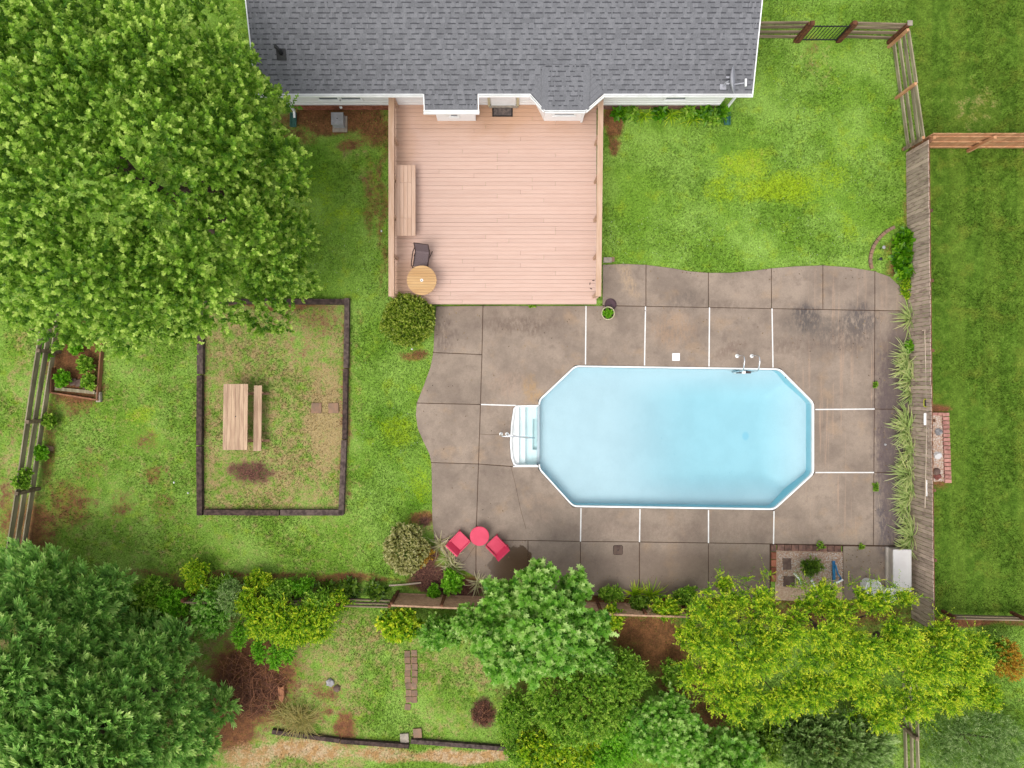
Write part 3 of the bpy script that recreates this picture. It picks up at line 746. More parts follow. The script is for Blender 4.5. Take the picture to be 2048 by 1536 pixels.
fm = MB(); fm.add(np.stack([FX.ravel(), FY.ravel(), FZ.ravel()], -1).tolist(), fq.tolist())
fm.build('pool_floor', M['liner'], pool, smooth=True)
# moulded step unit
st = MB(); so = [(P(a, b, SZ).x, P(a, b, SZ).y) for a, b in STEP]
st_in = [tuple(p) for p in inset(so[::-1] if True else so, .06)]
def spoly(xa, xb, ya=812, yb=932):
    return [(P(xa, ya).x, P(xa, ya).y), (P(xb, ya).x, P(xb, ya).y), (P(xb, yb).x, P(xb, yb).y), (P(xa, yb).x, P(xa, yb).y)]
unit = MB()
ar = sum(so[i][0] * so[(i + 1) % len(so)][1] - so[(i + 1) % len(so)][0] * so[i][1] for i in range(len(so)))
if ar < 0: so = so[::-1]
si = [tuple(p) for p in inset(so, .055)]
ns = len(so)
for i in range(ns):
    j = (i + 1) % ns
    if abs(so[i][0] - sx0) < .05 and abs(so[j][0] - sx0) < .05: continue
    unit.add([(*so[i], SZ + .016), (*so[j], SZ + .016), (*si[j], SZ + .016), (*si[i], SZ + .016), (*si[i], -1.0), (*si[j], -1.0), (*so[i], -.05), (*so[j], -.05)], [(0, 1, 2, 3), (3, 2, 5, 4), (0, 6, 7, 1)])
su = unit.build('step_unit', M['white'], pool)
MB().prism(spoly(1018, 1038), -1.0, -.13).build('tread', M['acrylic'], su)
MB().prism(spoly(1038, 1051), -1.0, -.30).build('tread', M['acrylic'], su)
MB().prism(spoly(1051, 1066), -1.0, -.50).build('tread', M['acrylic'], su)
MB().prism(spoly(1066, 1078, 812, 839), -1.0, -.502).prism(spoly(1066, 1078, 902, 932), -1.0, -.502).build('tread', M['acrylic'], su)
MB().prism(spoly(1066, 1078, 839, 902), -1.0, -.72).build('tread', M['acrylic'], su)
# water
wo = [(p[0], p[1]) for p in inset(pout, .05)]
wm = MB(); wm.prism(wo, -2.9, WZ)
water = wm.build('pool_water', M['water']); prop(water, 'clear pale blue pool water', kind='structure')
wsp = [(P(a, b, SZ).x, P(a, b, SZ).y) for a, b in STEP]; 
if sum(wsp[i][0] * wsp[(i + 1) % ns][1] - wsp[(i + 1) % ns][0] * wsp[i][1] for i in range(ns)) < 0: wsp = wsp[::-1]
wsp = [tuple(p) for p in inset(wsp, .05)]
wsp = [(min(x, sx0 + .045), y) for x, y in wsp]
water2 = MB().prism(wsp, -1.2, WZ - .003).build('step_water', M['water']); prop(water2, 'shallow water over the white pool steps', kind='structure')

# hand rail by the steps
hr = thing('pool_handrail', 'steel grab rail leading down the white pool steps', 'handrail', P(1010, 868, SZ))
A, B = P(1002, 868, SZ), P(1014, 868, SZ)
zz = Vector((0, 0, 1)); E = P(1069, 876, .3)
MB().tube([A, A + zz * .70, A + zz * .80 + Vector((.06, -.02, 0)), P(1030, 873, .80), P(1060, 875, .45), E, E + Vector((-.03, 0, -.10)), E + Vector((-.25, .0, -.02)), P(1030, 872, .42), P(1018, 870, .42), B + zz * .36, B], .024, 8).build('rail_pipe', M['chrome'], hr, smooth=True)
for q_ in (A, B): MB().lathe(q_, [(.065, 0), (.065, .015), (.035, .04), (.026, .045)], 16).build('flange', M['wplastic'], hr)
# ladder
ld = thing('pool_ladder', 'steel pool ladder with two rails hooked over the pool edge', 'ladder', P(1489, 725, SZ))
for s_ in (1474, 1503.5):
    f0 = P(s_, 712, SZ)
    e = P(s_, 741, SZ)
    MB().tube([f0, f0 + zz * .62, f0 + zz * .76 + Vector((0, -.08, 0)), f0 + zz * .80 + Vector((0, -.22, 0)), Vector((e.x, e.y + .05, .74)), Vector((e.x, e.y - .03, .6)), Vector((e.x, e.y - .05, .0)), Vector((e.x, e.y - .05, -.75))], .023, 8).build('rail_pipe', M['chrome'], ld, smooth=True)
    MB().lathe(f0, [(.07, 0), (.07, .015), (.04, .045), (.026, .05)], 16).build('flange', M['wplastic'], ld)
for zt in (-.06, -.34, -.6):
    a, b = P(1474, 741, SZ), P(1503.5, 741, SZ)
    MB().box(((a.x + b.x) / 2, a.y - .06, zt), (b.x - a.x, .09, .03)).build('tread', M['bmetal'] if zt > -.1 else M['wplastic'], ld)
    MB().box(((a.x + b.x) / 2, a.y - .06, zt + .018), (.14, .092, .012)).build('grip', M['wplastic'], ld)
# lids set in the patio
sk = thing('skimmer_cover', 'small white square skimmer cover set in the patio beside the pool', 'skimmer cover', P(1352, 714, SZ))
MB().box(P(1352, 714, SZ) + Vector((0, 0, .006)), (.27, .27, .014)).build('plate', M['wplastic'], sk, bevel=.004)
MB().lathe(P(1352, 714, SZ) + Vector((0, 0, .014)), [(.03, 0), (.03, .003), (.0, .004)], 12).build('finger_hole', M['gplastic'], sk)
dl = thing('drain_cover', 'brown rounded-square drain cover set in the patio south of pool', 'drain cover', P(1236, 1100, SZ))
def rsq(c, w, r, n=5):
    o = []
    for k, (sx, sy) in enumerate(((1, 1), (-1, 1), (-1, -1), (1, -1))):
        for i in range(n + 1):
            a = math.pi / 2 * (k + i / n); o.append((c.x + sx * (w - r) + math.cos(a) * r, c.y + sy * (w - r) + math.sin(a) * r))
    return o
c_ = P(1236, 1100, SZ)
MB().prism(rsq(c_, .175, .06), SZ - .01, SZ + .006).build('frame', M['timber'], dl)
MB().prism(rsq(c_, .155, .05), SZ - .01, SZ + .012).build('cover', M['dpaver'], dl)
MB().lathe(c_ + Vector((0, 0, .012)), [(.022, 0), (.022, .003), (0, .003)], 10).build('pull_hole', M['black'], dl)

# ------------------------------------------------------------------ wooden deck
DZ = .45; DX0, DX1, DY0, DY1 = -4.21, 2.98, 2.82, 9.86
deck = thing('deck', 'salmon stained timber deck with plank floor and side railings', 'deck', (-.5, 6, 0))
pitch = .1436; rows = int((DY1 - DY0) / pitch)
for i in range(rows):
    y = DY0 + pitch * (i + .5)
    cuts = [DX0]
    grid = [DX0 + .41 * k for k in range(1, 17)]
    for _ in range(rnd.choice((0, 1, 1, 2, 2))):
        g = rnd.choice(grid[3:-2])
        if all(abs(g - c) > 1.6 for c in cuts): cuts.append(g)
    cuts = sorted(cuts) + [DX1]
    for a, b in zip(cuts, cuts[1:]):
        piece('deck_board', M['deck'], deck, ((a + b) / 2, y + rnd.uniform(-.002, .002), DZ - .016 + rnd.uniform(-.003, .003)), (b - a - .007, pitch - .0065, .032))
for x in np.arange(DX0 + .1, DX1, .55):
    piece('joist', M['deck_dark'], deck, (x, (DY0 + DY1) / 2, DZ - .13), (.045, DY1 - DY0 - .1, .19))
piece('rim_board', M['deck'], deck, ((DX0 + DX1) / 2, DY0 + .03, DZ - .135), (DX1 - DX0 - .02, .04, .2))
for x in (DX0 + .03, DX1 - .03): piece('rim_board', M['deck_y'], deck, (x, (DY0 + DY1) / 2, DZ - .135), (.04, DY1 - DY0 - .15, .2))
for x in np.linspace(DX0 + .3, DX1 - .3, 5):
    for y in (DY0 + .15, 6.2): piece('footing_post', M['deck_dark'], deck, (x, y, .11), (.14, .14, .24))
RZ = DZ + .98
for sx, x, xe in ((-1, DX0 + .13, DX0 + .13), (1, DX1 + .02, DX1 - .06)):
    ya, yb = DY1 + .0, DY0 + .14
    plank('rail_cap', M['deck_y'], deck, (x, ya, RZ), (xe, yb, RZ), .185, .04)
    for z in (DZ + .30, DZ + .62, RZ - .1):
        plank('rail', M['deck_y'], deck, (x + sx * .02, ya, z), (xe + sx * .02, yb, z), .04, .12)
    for k in range(6):
        t = k / 5; y = ya - .1 + (yb - ya + .2) * t
        piece('rail_post', M['deck_y'], deck, (x + (xe - x) * t - sx * .045, y, DZ + .44), (.085, .085, 1.0))
# dark leaf scraps on the boards
for k, (px, py) in enumerate(((1187, 561), (1180, 567), (1182, 577), (827, 530))):
    a = P(px, py, DZ + .004)
    lf = MB(); ang = k * 1.3
    pts = [(.05, 0), (.02, .022), (-.04, .012), (-.05, -.004), (-.02, -.02)]
    lf.prism([(a.x + x * math.cos(ang) - y * math.sin(ang), a.y + x * math.sin(ang) + y * math.cos(ang)) for x, y in pts], DZ + .002, DZ + .008)
    prop(lf.build('fallen_leaf', M['bmetal']), 'tiny dark fallen leaf lying on the deck boards', 'leaf', 'leaves fallen on the deck')

# ------------------------------------------------------------------ house
house = thing('house', 'single storey house with grey shingle roof and white siding', 'house', (-.2, 12, 0))
SLP = 1 / 3; EY, EZ = 9.365, 2.5; HX0, HX1 = -8.27, 7.77; RY = 13.95
def rz_(y): return EZ + (y - EY) * SLP
ang = math.atan(SLP)
# roof deck under the shingles, both slopes
rf = MB()
rf.add([(HX0, EY, rz_(EY) - .02), (HX1, EY, rz_(EY) - .02), (HX1, RY, rz_(RY) - .02), (HX0, RY, rz_(RY) - .02), (HX0, 2 * RY - EY, EZ - .02), (HX1, 2 * RY - EY, EZ - .02)],
       [(0, 1, 2, 3), (3, 2, 5, 4)])
rf.add([(HX0, EY, EZ - .10), (HX1, EY, EZ - .10), (HX1, RY, rz_(RY) - .10), (HX0, RY, rz_(RY) - .10), (HX0, 2 * RY - EY, EZ - .1), (HX1, 2 * RY - EY, EZ - .1)],
       [(3, 2, 1, 0), (4, 5, 2, 3)])
roof = rf.build('roof', M['sh0'], house)
# shingle strips with raised tabs and printed shadow band
EXPO = .1397 / math.cos(ang)
def shingle_mesh(seed):
    r = random.Random(seed); m = MB()
    m.add([(0, 0, .007), (1, 0, .007), (1, .18, .0), (0, .18, .0), (0, 0, 0), (1, 0, 0)], [(0, 1, 2, 3), (4, 5, 1, 0)], r.choice((0, 1)))
    x = r.uniform(-.1, .05)
    while x < 1:
        w = r.uniform(.1, .26); a, b = max(0, x), min(1, x + w)
        if b - a > .03:
            m.add([(a, -.004, .0125), (b, -.004, .0125), (b, .178, .005), (a, .178, .005), (a, -.004, .004), (b, -.004, .004)], [(0, 1, 2, 3), (4, 5, 1, 0), (4, 0, 3), (1, 5, 2)], r.choice((0, 1, 2, 2, 0)))
        x += w + r.uniform(.06, .18)
    x = r.uniform(-.2, .05)
    while x < 1:
        w = r.uniform(.09, .3); a, b = max(0, x), min(1, x + w)
        if b - a > .04:
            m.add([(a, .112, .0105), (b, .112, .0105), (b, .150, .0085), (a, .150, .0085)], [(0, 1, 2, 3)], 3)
        x += w + r.uniform(.05, .24)
    me = bpy.data.meshes.new('shingle'); me.from_pydata(m.v, [], m.f)
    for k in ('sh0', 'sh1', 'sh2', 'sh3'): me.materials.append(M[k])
    me.polygons.foreach_set('material_index', m.m); me.update()
    return me
SHM = [shingle_mesh(s) for s in range(14)]
hoff = house.location
def strip(x, y, z, L_, tilt, parent=roof):
    o = bpy.data.objects.new('shingle', rnd.choice(SHM)); C.objects.link(o); o.parent = parent
    o.location = Vector((x, y, z)) - hoff; o.scale = (L_, 1, 1); o.rotation_euler = (tilt, 0, 0)
    return o
def row(y, x0, x1):
    x = x0 - rnd.uniform(0, .75)
    while x < x1 - .12:
        a = max(x, x0); b = min(x + 1.0, x1)
        if x1 - b < .15: b = x1
        if b - a > .02: yield a, b
        x = b if b == x1 else x + 1.0
NR = 16
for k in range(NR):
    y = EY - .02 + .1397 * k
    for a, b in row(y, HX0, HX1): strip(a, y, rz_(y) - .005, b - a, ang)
for k in range(-3, 0):                                  # roof of the bumped-out bay left of the door
    y = EY - .02 + .1397 * k
    for a, b in row(y, -2.83, -1.12): strip(a, y, rz_(y) - .005, b - a, ang)
far = MB()
R3 = Matrix.Rotation(ang, 3, 'X')
for k in range(NR, 33):
    y = EY - .02 + .1397 * k
    for a, b in row(y, HX0, HX1):
        me_ = rnd.choice(SHM)
        vs_ = [R3 @ Vector((v.co.x * (b - a), v.co.y, v.co.z)) + Vector((a, y, rz_(y) - .005)) for v in me_.vertices]
        base = len(far.v); far.v += [tuple(v) for v in vs_]
        for p in me_.polygons: far.f.append(tuple(base + i for i in p.vertices)); far.m.append(p.material_index)
fo = far.build('upper_shingles', [M[k] for k in ('sh0', 'sh1', 'sh2', 'sh3')], roof); fo['kind'] = 'stuff'
# bay roof with two hips
BX0, BX1, BE = 1.07, 2.37, 8.88
def bz(y): return 2.405 + .29 * (y - BE)
byt = 10.15
br = MB()
br.add([(BX0, BE, bz(BE)), (BX1, BE, bz(BE)), (BX1 + .02, byt, bz(byt)), (BX0 - .02, byt, bz(byt))], [(0, 1, 2, 3)])
br.add([(.60, EY + .02, rz_(EY + .02) + .02), (BX0, BE, bz(BE)), (BX0 - .02, byt, bz(byt) + .005)], [(0, 1, 2)])
br.add([(2.96, EY + .02, rz_(EY + .02) + .02), (BX1, BE, bz(BE)), (BX1 + .02, byt, bz(byt) + .005)], [(2, 1, 0)])
br.add([(.60, EY + .02, EZ - .1), (BX0, BE, bz(BE) - .08), (BX1, BE, bz(BE) - .08), (2.96, EY + .02, EZ - .1)], [(3, 2, 1, 0)])
MB().add([(-2.83, EY + .05, rz_(EY) - .03), (-1.12, EY + .05, rz_(EY) - .03), (-1.12, 8.9, rz_(8.9) - .02), (-2.83, 8.9, rz_(8.9) - .02)], [(3, 2, 1, 0)]).build('box_roof', M['sh1'], house)
bay = br.build('bay_roof', M['sh0'], house)
ba = math.atan(.29)
for k in range(9):
    y = BE - .01 + .1397 * k
    for a, b in row(y, BX0 - .01, BX1 + .01): strip(a, y, bz(y) + .003, b - a, ba, bay)
for xh, dx in ((BX0 - .01, -1), (BX1 + .01, 1)):
    for k in range(8):
        y = BE + .08 + .15 * k
        piece('ridge_cap', M['sh0'], bay, (xh, y, bz(y) + .016), (.22, .17, .006), rx=ba, ry=-dx * .06)
# side roof planes of the bay: short shingle courses
for sx, xa, xb in ((-1, .60, BX0), (1, 2.96, BX1)):
    for k in range(1, 7):
        t = k / 7
        a = Vector((xa, EY + .02, rz_(EY + .02) + .028)).lerp(Vector((xb - sx * 0 , byt, bz(byt) + .012)), t)
        b = Vector((xb, BE, bz(BE) + .008)).lerp(Vector((xb, byt, bz(byt) + .012)), t)
        m_ = MB(); d_ = (b - a); q_ = d_.cross(Vector((0, 0, 1))).normalized() * .016
        m_.add([a, b, b + q_ * sx, a + q_ * sx], [(0, 1, 2, 3)]); m_.build('shingle_edge', M['sh1'], bay)
# gutters and fascia
def gutter(p, q_, w=.072):
    p, q_ = Vector(p), Vector(q_); d = (q_ - p).normalized(); o = Vector((d.y, -d.x, 0))
    m = MB()
    m.beam(p + o * .015, q_ + o * .015, .02, .11)
    m.beam(p + o * w - zz * .005, q_ + o * w - zz * .005, .02, .10)
    m.beam(p + o * (w / 2) - zz * .048, q_ + o * (w / 2) - zz * .048, w, .012)
    return m.build('gutter', M['white'], house)
gz = EZ - .05
gutter((HX0, EY - .01, gz), (-2.86, EY - .01, gz)); gutter((-1.10, EY - .01, gz), (.60, EY - .01, gz)); gutter((2.97, EY - .01, gz), (HX1, EY - .01, gz))
gutter((-2.88, 8.90, rz_(8.9) - .05), (-1.06, 8.90, rz_(8.9) - .05), .11)
gutter((.60, EY - .01, gz), (BX0, BE - .02, bz(BE) - .04)); gutter((BX0, BE - .02, bz(BE) - .04), (BX1, BE - .02, bz(BE) - .04)); gutter((BX1, BE - .02, bz(BE) - .04), (2.97, EY - .01, gz))
for x in (-2.85, -1.09): MB().beam((x, EY, rz_(EY) - .07), (x, 8.88, rz_(8.88) - .07), .03, .13).build('fascia', M['white'], house)
for x in (HX0 + .02, HX1 - .02):
    MB().beam((x, EY - .1, EZ - .08), (x, RY, rz_(RY) - .045), .03, .16).build('bargeboard', M['white'], house)
# walls
WY = 9.83; WX0, WX1 = -7.78, 7.32
MB().box(((WX0 + WX1) / 2, WY + 4.1, 1.35), (WX1 - WX0 - .06, 8.1, 2.1)).build('wall', M['siding'], house)
MB().prism([(WX0 + .04, WY + .03), (WX1 - .04, WY + .03), (WX1 - .04, WY + 8.2), (WX0 + .04, WY + 8.2)], -.05, .40).build('foundation', M['dbrick'], house)
for s_ in (WX0 + .03, WX1 - .03):   # gable walls
    MB().add([(s_, WY, 2.4), (s_, 2 * RY - WY, 2.4), (s_, RY, rz_(RY) - .12)], [(0, 1, 2)]).build('gable', M['siding'], house)
MB().box(((HX0 + HX1) / 2, (EY + WY) / 2 + .03, EZ - .125), (HX1 - HX0 - .1, WY - EY, .02)).build('soffit', M['white'], house)
for k in range(13):
    z = .42 + .155 * k
    piece('siding_board', M['siding'], house, ((WX0 + WX1) / 2, WY + .012, z + .078), (WX1 - WX0, .03, .158), rx=.09)
# bricks of the foundation left of the deck
for c_r in range(5):
    z = .045 + c_r * .078; x = WX0 + .06 + (.1 if c_r % 2 else 0)
    while x < -4.15:
        piece('brick', M['brick'], house, (x + .1, WY + .025, z), (.2, .05, .066)); x += .212
# bumped-out box left of the door, bay box right of it
def wallbox(poly, z0, z1, name='bay_wall'):
    return MB().prism(poly, z0, z1).build(name, M['siding'], house)
wallbox([(-2.62, WY + .1), (-2.62, 9.27), (-1.27, 9.27), (-1.27, WY + .1)], .2, 2.36, 'box_wall')
wallbox([(.80, WY + .1), (1.13, 9.27), (2.45, 9.27), (2.80, WY + .1)], .2, 2.38)
def window(x0, x1, z0, z1, y, mat='glass'):
    m = MB()
    for (a, b, c, d) in ((x0 - .05, x1 + .05, z1, z1 + .06), (x0 - .05, x1 + .05, z0 - .06, z0), (x0 - .06, x0, z0, z1), (x1, x1 + .06, z0, z1)):
        m.box(((a + b) / 2, y - .02, (c + d) / 2), (b - a, .06, d - c))
    w = m.build('window', M['white'], house)
    MB().box(((x0 + x1) / 2, y - .012, (z0 + z1) / 2), (x1 - x0, .03, z1 - z0)).build('pane', M[mat], w)
    MB().box(((x0 + x1) / 2, y - .045, z0 - .04), (x1 - x0 + .16, .05, .03)).build('sill', M['white'], w)
window(-6.62, -5.98, 1.0, 2.05, WY); window(-5.85, -5.20, 1.0, 2.05, WY)
window(5.28, 5.94, 1.0, 2.05, WY); window(1.46, 2.12, 1.05, 2.05, 9.27, 'glassg'); window(-2.10, -1.88, .95, 1.2, 9.27, 'glassg')
dr_ = MB().box((-.30, WY - .01, 1.45), (.86, .07, 2.0)).build('door', M['white'], house)
MB().box((-.30, WY - .05, 1.75), (.5, .02, .9)).build('glazing', M['glass'], dr_)
MB().lathe((-.62, WY - .07, 1.42), [(.0, -.03), (.03, -.02), (.03, .02), (0, .03)], 10).build('handle', M['bmetal'], dr_)
MB().box((-.30, WY - .05, DZ + .035), (1.0, .12, .07)).build('threshold', M['concrete_l'], house)
MB().box((-.80, WY - .02, 1.45), (.08, .09, 2.05)).box((.20, WY - .02, 1.45), (.08, .09, 2.05)).build('door_frame', M['cream'], house)
# downspouts
def downspout(pb, x):
    m = MB(); b = P(*pb, .12); 
    m.beam((b.x, EY - .06, EZ - .1), (b.x, WY - .06, EZ - .42), .075, .06, up=(1, 0, 0))
    m.box((b.x, WY - .055, 1.06), (.075, .06, 2.0)); m.beam((b.x, WY - .06, .1), (b.x, WY - .3, .05), .075, .06)
    return m.build('downspout', M['white'], house)
downspout((588, 225), 0); downspout((1450, 222), 0)
MB().box((2.44, 9.24, 1.3), (.07, .06, 1.75)).build('downspout', M['white'], house)
for nm, px, py, lb in (('splash_block', 587, 240, 'green plastic splash block under downspout near the maple'), ('splash_block', 1454, 236, 'green plastic splash block under downspout at end of hosta bed')):
    c = P(px, py, .03); t_ = thing(nm, lb, 'splash block', c)
    m = MB(); m.box(c + Vector((0, 0, .0)), (.22, .5, .03)); 
    for s_ in (-1, 1): m.box(c + Vector((s_ * .1, 0, .03)), (.03, .5, .06))
    m.box(c + Vector((0, .24, .03)), (.17, .03, .06)); m.build('tray', M['green'], t_, bevel=.005)
    MB().box(c + Vector((0, -.02, .019)), (.1, .4, .008)).build('channel', M['green'], t_)
# roof vent pipe
vp = P(560, 104, 3.0); vy = vp.y; vb = Vector((vp.x, vy, rz_(vy)))
v_ = MB().box(vb + Vector((.0, -.02, .02)), (.3, .34, .012), M=Matrix.Rotation(ang, 3, 'X')).build('vent_pipe', M['black'], roof)
MB().tube([vb, vb + zz * .26, vb + Vector((-.04, .05, .33)), vb + Vector((-.08, .08, .33)), vb + Vector((-.09, .09, .27))], .055, 12).build('pipe', M['black'], v_, smooth=True)
# satellite dish
dp = P(1463, 160, 3.05); db_ = Vector((dp.x - .12, dp.y, rz_(dp.y)))
dsh = thing('satellite_dish', 'pale grey satellite dish on a bracket at the roof edge', 'satellite dish', db_)
MB().tube([db_, db_ + Vector((0, 0, .3)), db_ + Vector((.06, 0, .42))], .025, 8).build('mast', M['dish'], dsh)
MB().box(db_ + Vector((0, 0, .02)), (.2, .2, .015)).build('foot', M['dish'], dsh)
MD = Matrix.Rotation(math.radians(66), 3, 'Y')
dc = db_ + Vector((.10, 0, .46))
prof = [(.02, .0), (.15, .012), (.28, .045), (.40, .10), (.405, .095), (.28, .035), (.15, .002), (.02, -.01)]
MB().lathe(dc, prof, 32, M=MD).build('reflector', M['dish'], dsh, smooth=True)
MB().tube([dc + MD @ Vector((.36, 0, .05)), dc + MD @ Vector((.36, 0, .40)) ], .022, 8).build('feed_arm', M['dish'], dsh)
fe = dc + MD @ Vector((.36, 0, .42))
MB().box(fe, (.06, .24, .07)).build('feed_horn', M['wplastic'], dsh, bevel=.008)
MB().tube([dc + Vector((-.04, -.1, 0)), dc + Vector((-.14, -.1, .0))], .03, 8).tube([dc + Vector((-.04, .1, 0)), dc + Vector((-.14, .1, .0))], .03, 8).build('back_bracket', M['dish'], dsh)
# ------------------------------------------------------------------ furniture on the deck
# long slatted bench
bx0, bx1, by0, by1 = P(792, 0, DZ + .45).x, P(831, 0, DZ + .45).x, P(0, 472, DZ + .45).y, P(0, 330, DZ + .45).y
bn = thing('deck_bench', 'long low slatted bench against the left deck railing', 'bench', ((bx0 + bx1) / 2, (by0 + by1) / 2, DZ))
bw = (bx1 - bx0) / 5
for k in range(5):
    x = bx0 + bw * (k + .5)
    cu = [by0, by1] if k in (0, 4) else ([by0, by0 + .62, by1 - .60, by1] if k in (1, 2, 3) else [by0, by1])
    for a, b in zip(cu, cu[1:]):
        piece('slat', M['bench'], bn, (x, (a + b) / 2, DZ + .44 + rnd.uniform(-.002, .002)), (bw - .008, b - a - .008, .035))
for y in (by0 + .15, (by0 + by1) / 2, by1 - .15):
    for x in (bx0 + .1, bx1 - .1): piece('leg', M['bench'], bn, (x, y, DZ + .2), (.09, .09, .42))
    piece('bearer', M['bench'], bn, ((bx0 + bx1) / 2, y, DZ + .385), (bx1 - bx0 - .06, .08, .07))
for x in (bx0 + .03, bx1 - .03): piece('apron', M['bench'], bn, (x, (by0 + by1) / 2, DZ + .36), (.03, by1 - by0 - .04, .11))
# round table
tz = DZ + .72; tc = P(843.5, 560.5, tz); tr_ = .505
rt = thing('round_table', 'round slatted wooden table with umbrella hole on the deck', 'table', (tc.x, tc.y, DZ))
ns_ = 11
for k in range(ns_):
    y0 = -tr_ + 2 * tr_ * k / ns_ + .004; y1 = -tr_ + 2 * tr_ * (k + 1) / ns_ - .004
    pts = []
    for i in range(9):
        y = y0 + (y1 - y0) * i / 8; pts.append((math.sqrt(max(0, tr_ ** 2 - y * y)), y))
    poly = [(tc.x + x, tc.y + y) for x, y in pts] + [(tc.x - x, tc.y + y) for x, y in pts[::-1]]
    poly = [p for i, p in enumerate(poly) if (Vector(p) - Vector(poly[i - 1])).length > 1e-4]
    MB().prism(poly, tz - .028, tz).build('slat', M['teak'], rt)
MB().lathe((tc.x, tc.y, tz + .001), [(.05, 0), (.05, .008), (.024, .01), (.022, -.01)], 20).build('umbrella_hole_ring', M['wplastic'], rt)
MB().lathe((tc.x, tc.y, tz + .003), [(.021, 0), (0, .002)], 12).build('umbrella_hole', M['black'], rt)
for k in range(4):
    a = math.pi / 4 + k * math.pi / 2
    MB().beam((tc.x + math.cos(a) * .36, tc.y + math.sin(a) * .36, DZ), (tc.x + math.cos(a) * .3, tc.y + math.sin(a) * .3, tz - .03), .05, .05).build('leg', M['teak'], rt)
for a in (math.pi / 4, -math.pi / 4):
    MB().beam((tc.x - math.cos(a) * .36, tc.y - math.sin(a) * .36, tz - .06), (tc.x + math.cos(a) * .36, tc.y + math.sin(a) * .36, tz - .06 - (.001 if a > 0 else 0)), .05, .05).build('brace', M['teak'], rt)
# sling armchair, built facing -y then turned
ch = thing('sling_chair', 'brown sling armchair pulled up to the round table', 'chair', (P(843, 517, DZ + .4).x, P(843, 517, DZ + .4).y, DZ), rz=math.radians(-8))
def loc_build(mb, name, mat, parent, **k):
    off = parent.location.copy()
    mb.v = [(x + off.x, y + off.y, z + off.z) for x, y, z in mb.v]
    return mb.build(name, mat, parent, **k)
sl = MB()
prof_s = [(-.30, .40), (-.24, .42), (0, .405), (.18, .40), (.24, .43), (.30, .60), (.36, .82), (.40, .96)]
for i in range(len(prof_s) - 1):
    (y0, z0), (y1, z1) = prof_s[i], prof_s[i + 1]
    sl.add([(-.235, y0, z0), (.235, y0, z0), (.235, y1, z1), (-.235, y1, z1), (-.235, y0, z0 - .012), (.235, y0, z0 - .012), (.235, y1, z1 - .012), (-.235, y1, z1 - .012)], [(0, 1, 2, 3), (7, 6, 5, 4), (0, 4, 5, 1)])
loc_build(sl, 'sling_seat', M['sling'], ch)
for s_ in (-1, 1):
    loc_build(MB().tube([(s_ * .245, y, z) for y, z in prof_s], .016, 6), 'side_rail', M['bmetal'], ch)
    loc_build(MB().tube([(s_ * .29, -.33, 0), (s_ * .29, -.30, .58), (s_ * .29, -.22, .64), (s_ * .29, .16, .62), (s_ * .26, .30, .60)], .017, 6), 'armrest', M['bmetal'], ch)
    loc_build(MB().tube([(s_ * .27, .05, .40), (s_ * .28, .36, .0)], .016, 6), 'rear_leg', M['bmetal'], ch)
loc_build(MB().tube([(-.25, .40, .96), (.25, .40, .96)], .016, 6), 'top_bar', M['bmetal'], ch)
loc_build(MB().tube([(-.28, -.29, .39), (.28, -.29, .39)], .014, 6), 'front_bar', M['bmetal'], ch)
# door mat
dm = P(1005, 221, DZ + .01); mt = thing('door_mat', 'dark bordered door mat on the deck at the back door', 'door mat', dm)
MB().box(dm + Vector((0, 0, .002)), (.72, .44, .012)).build('border', M['mat_edge'], mt)
MB().box(dm + Vector((0, 0, .010)), (.62, .35, .008)).build('pile', M['mat'], mt)

# ------------------------------------------------------------------ potted plant and cover by the deck corner
pp = P(1214, 628, SZ)
pot = thing('planter_pot', 'cream round pot of green leaves at the deck corner', 'planter', pp)
MB().lathe(pp, [(.15, 0), (.19, .14), (.235, .27), (.24, .29), (.215, .29), (.205, .26), (.16, .02)], 24).build('bowl', M['cream'], pot, smooth=True)
MB().lathe(pp + Vector((0, 0, .24)), [(.2, 0), (0, .02)], 16).build('soil', M['potsoil'], pot)
lid = P(1221, 609, SZ); ld_ = thing('pot_saucer', 'plum brown round saucer lying on patio behind the cream pot', 'saucer', lid)
MB().lathe(lid, [(.20, 0), (.215, .03), (.205, .032), (.19, .012), (0, .012)], 24).build('tray', M['brownpl'], ld_)
MB().box(lid + Vector((.02, -.02, .03)), (.02, .05, .03)).build('tab', M['black'], ld_)
pv = P(1215, 520, .03); pb = thing('concrete_step_block', 'pale concrete block on the grass beside the deck rail', 'block', pv)
MB().box(pv, (.3, .19, .08)).build('block', M['concrete_l'], pb, bevel=.01)
MB().box(pv + Vector((.2, .02, -.01)), (.1, .16, .05)).build('brick', M['paver'], pb)

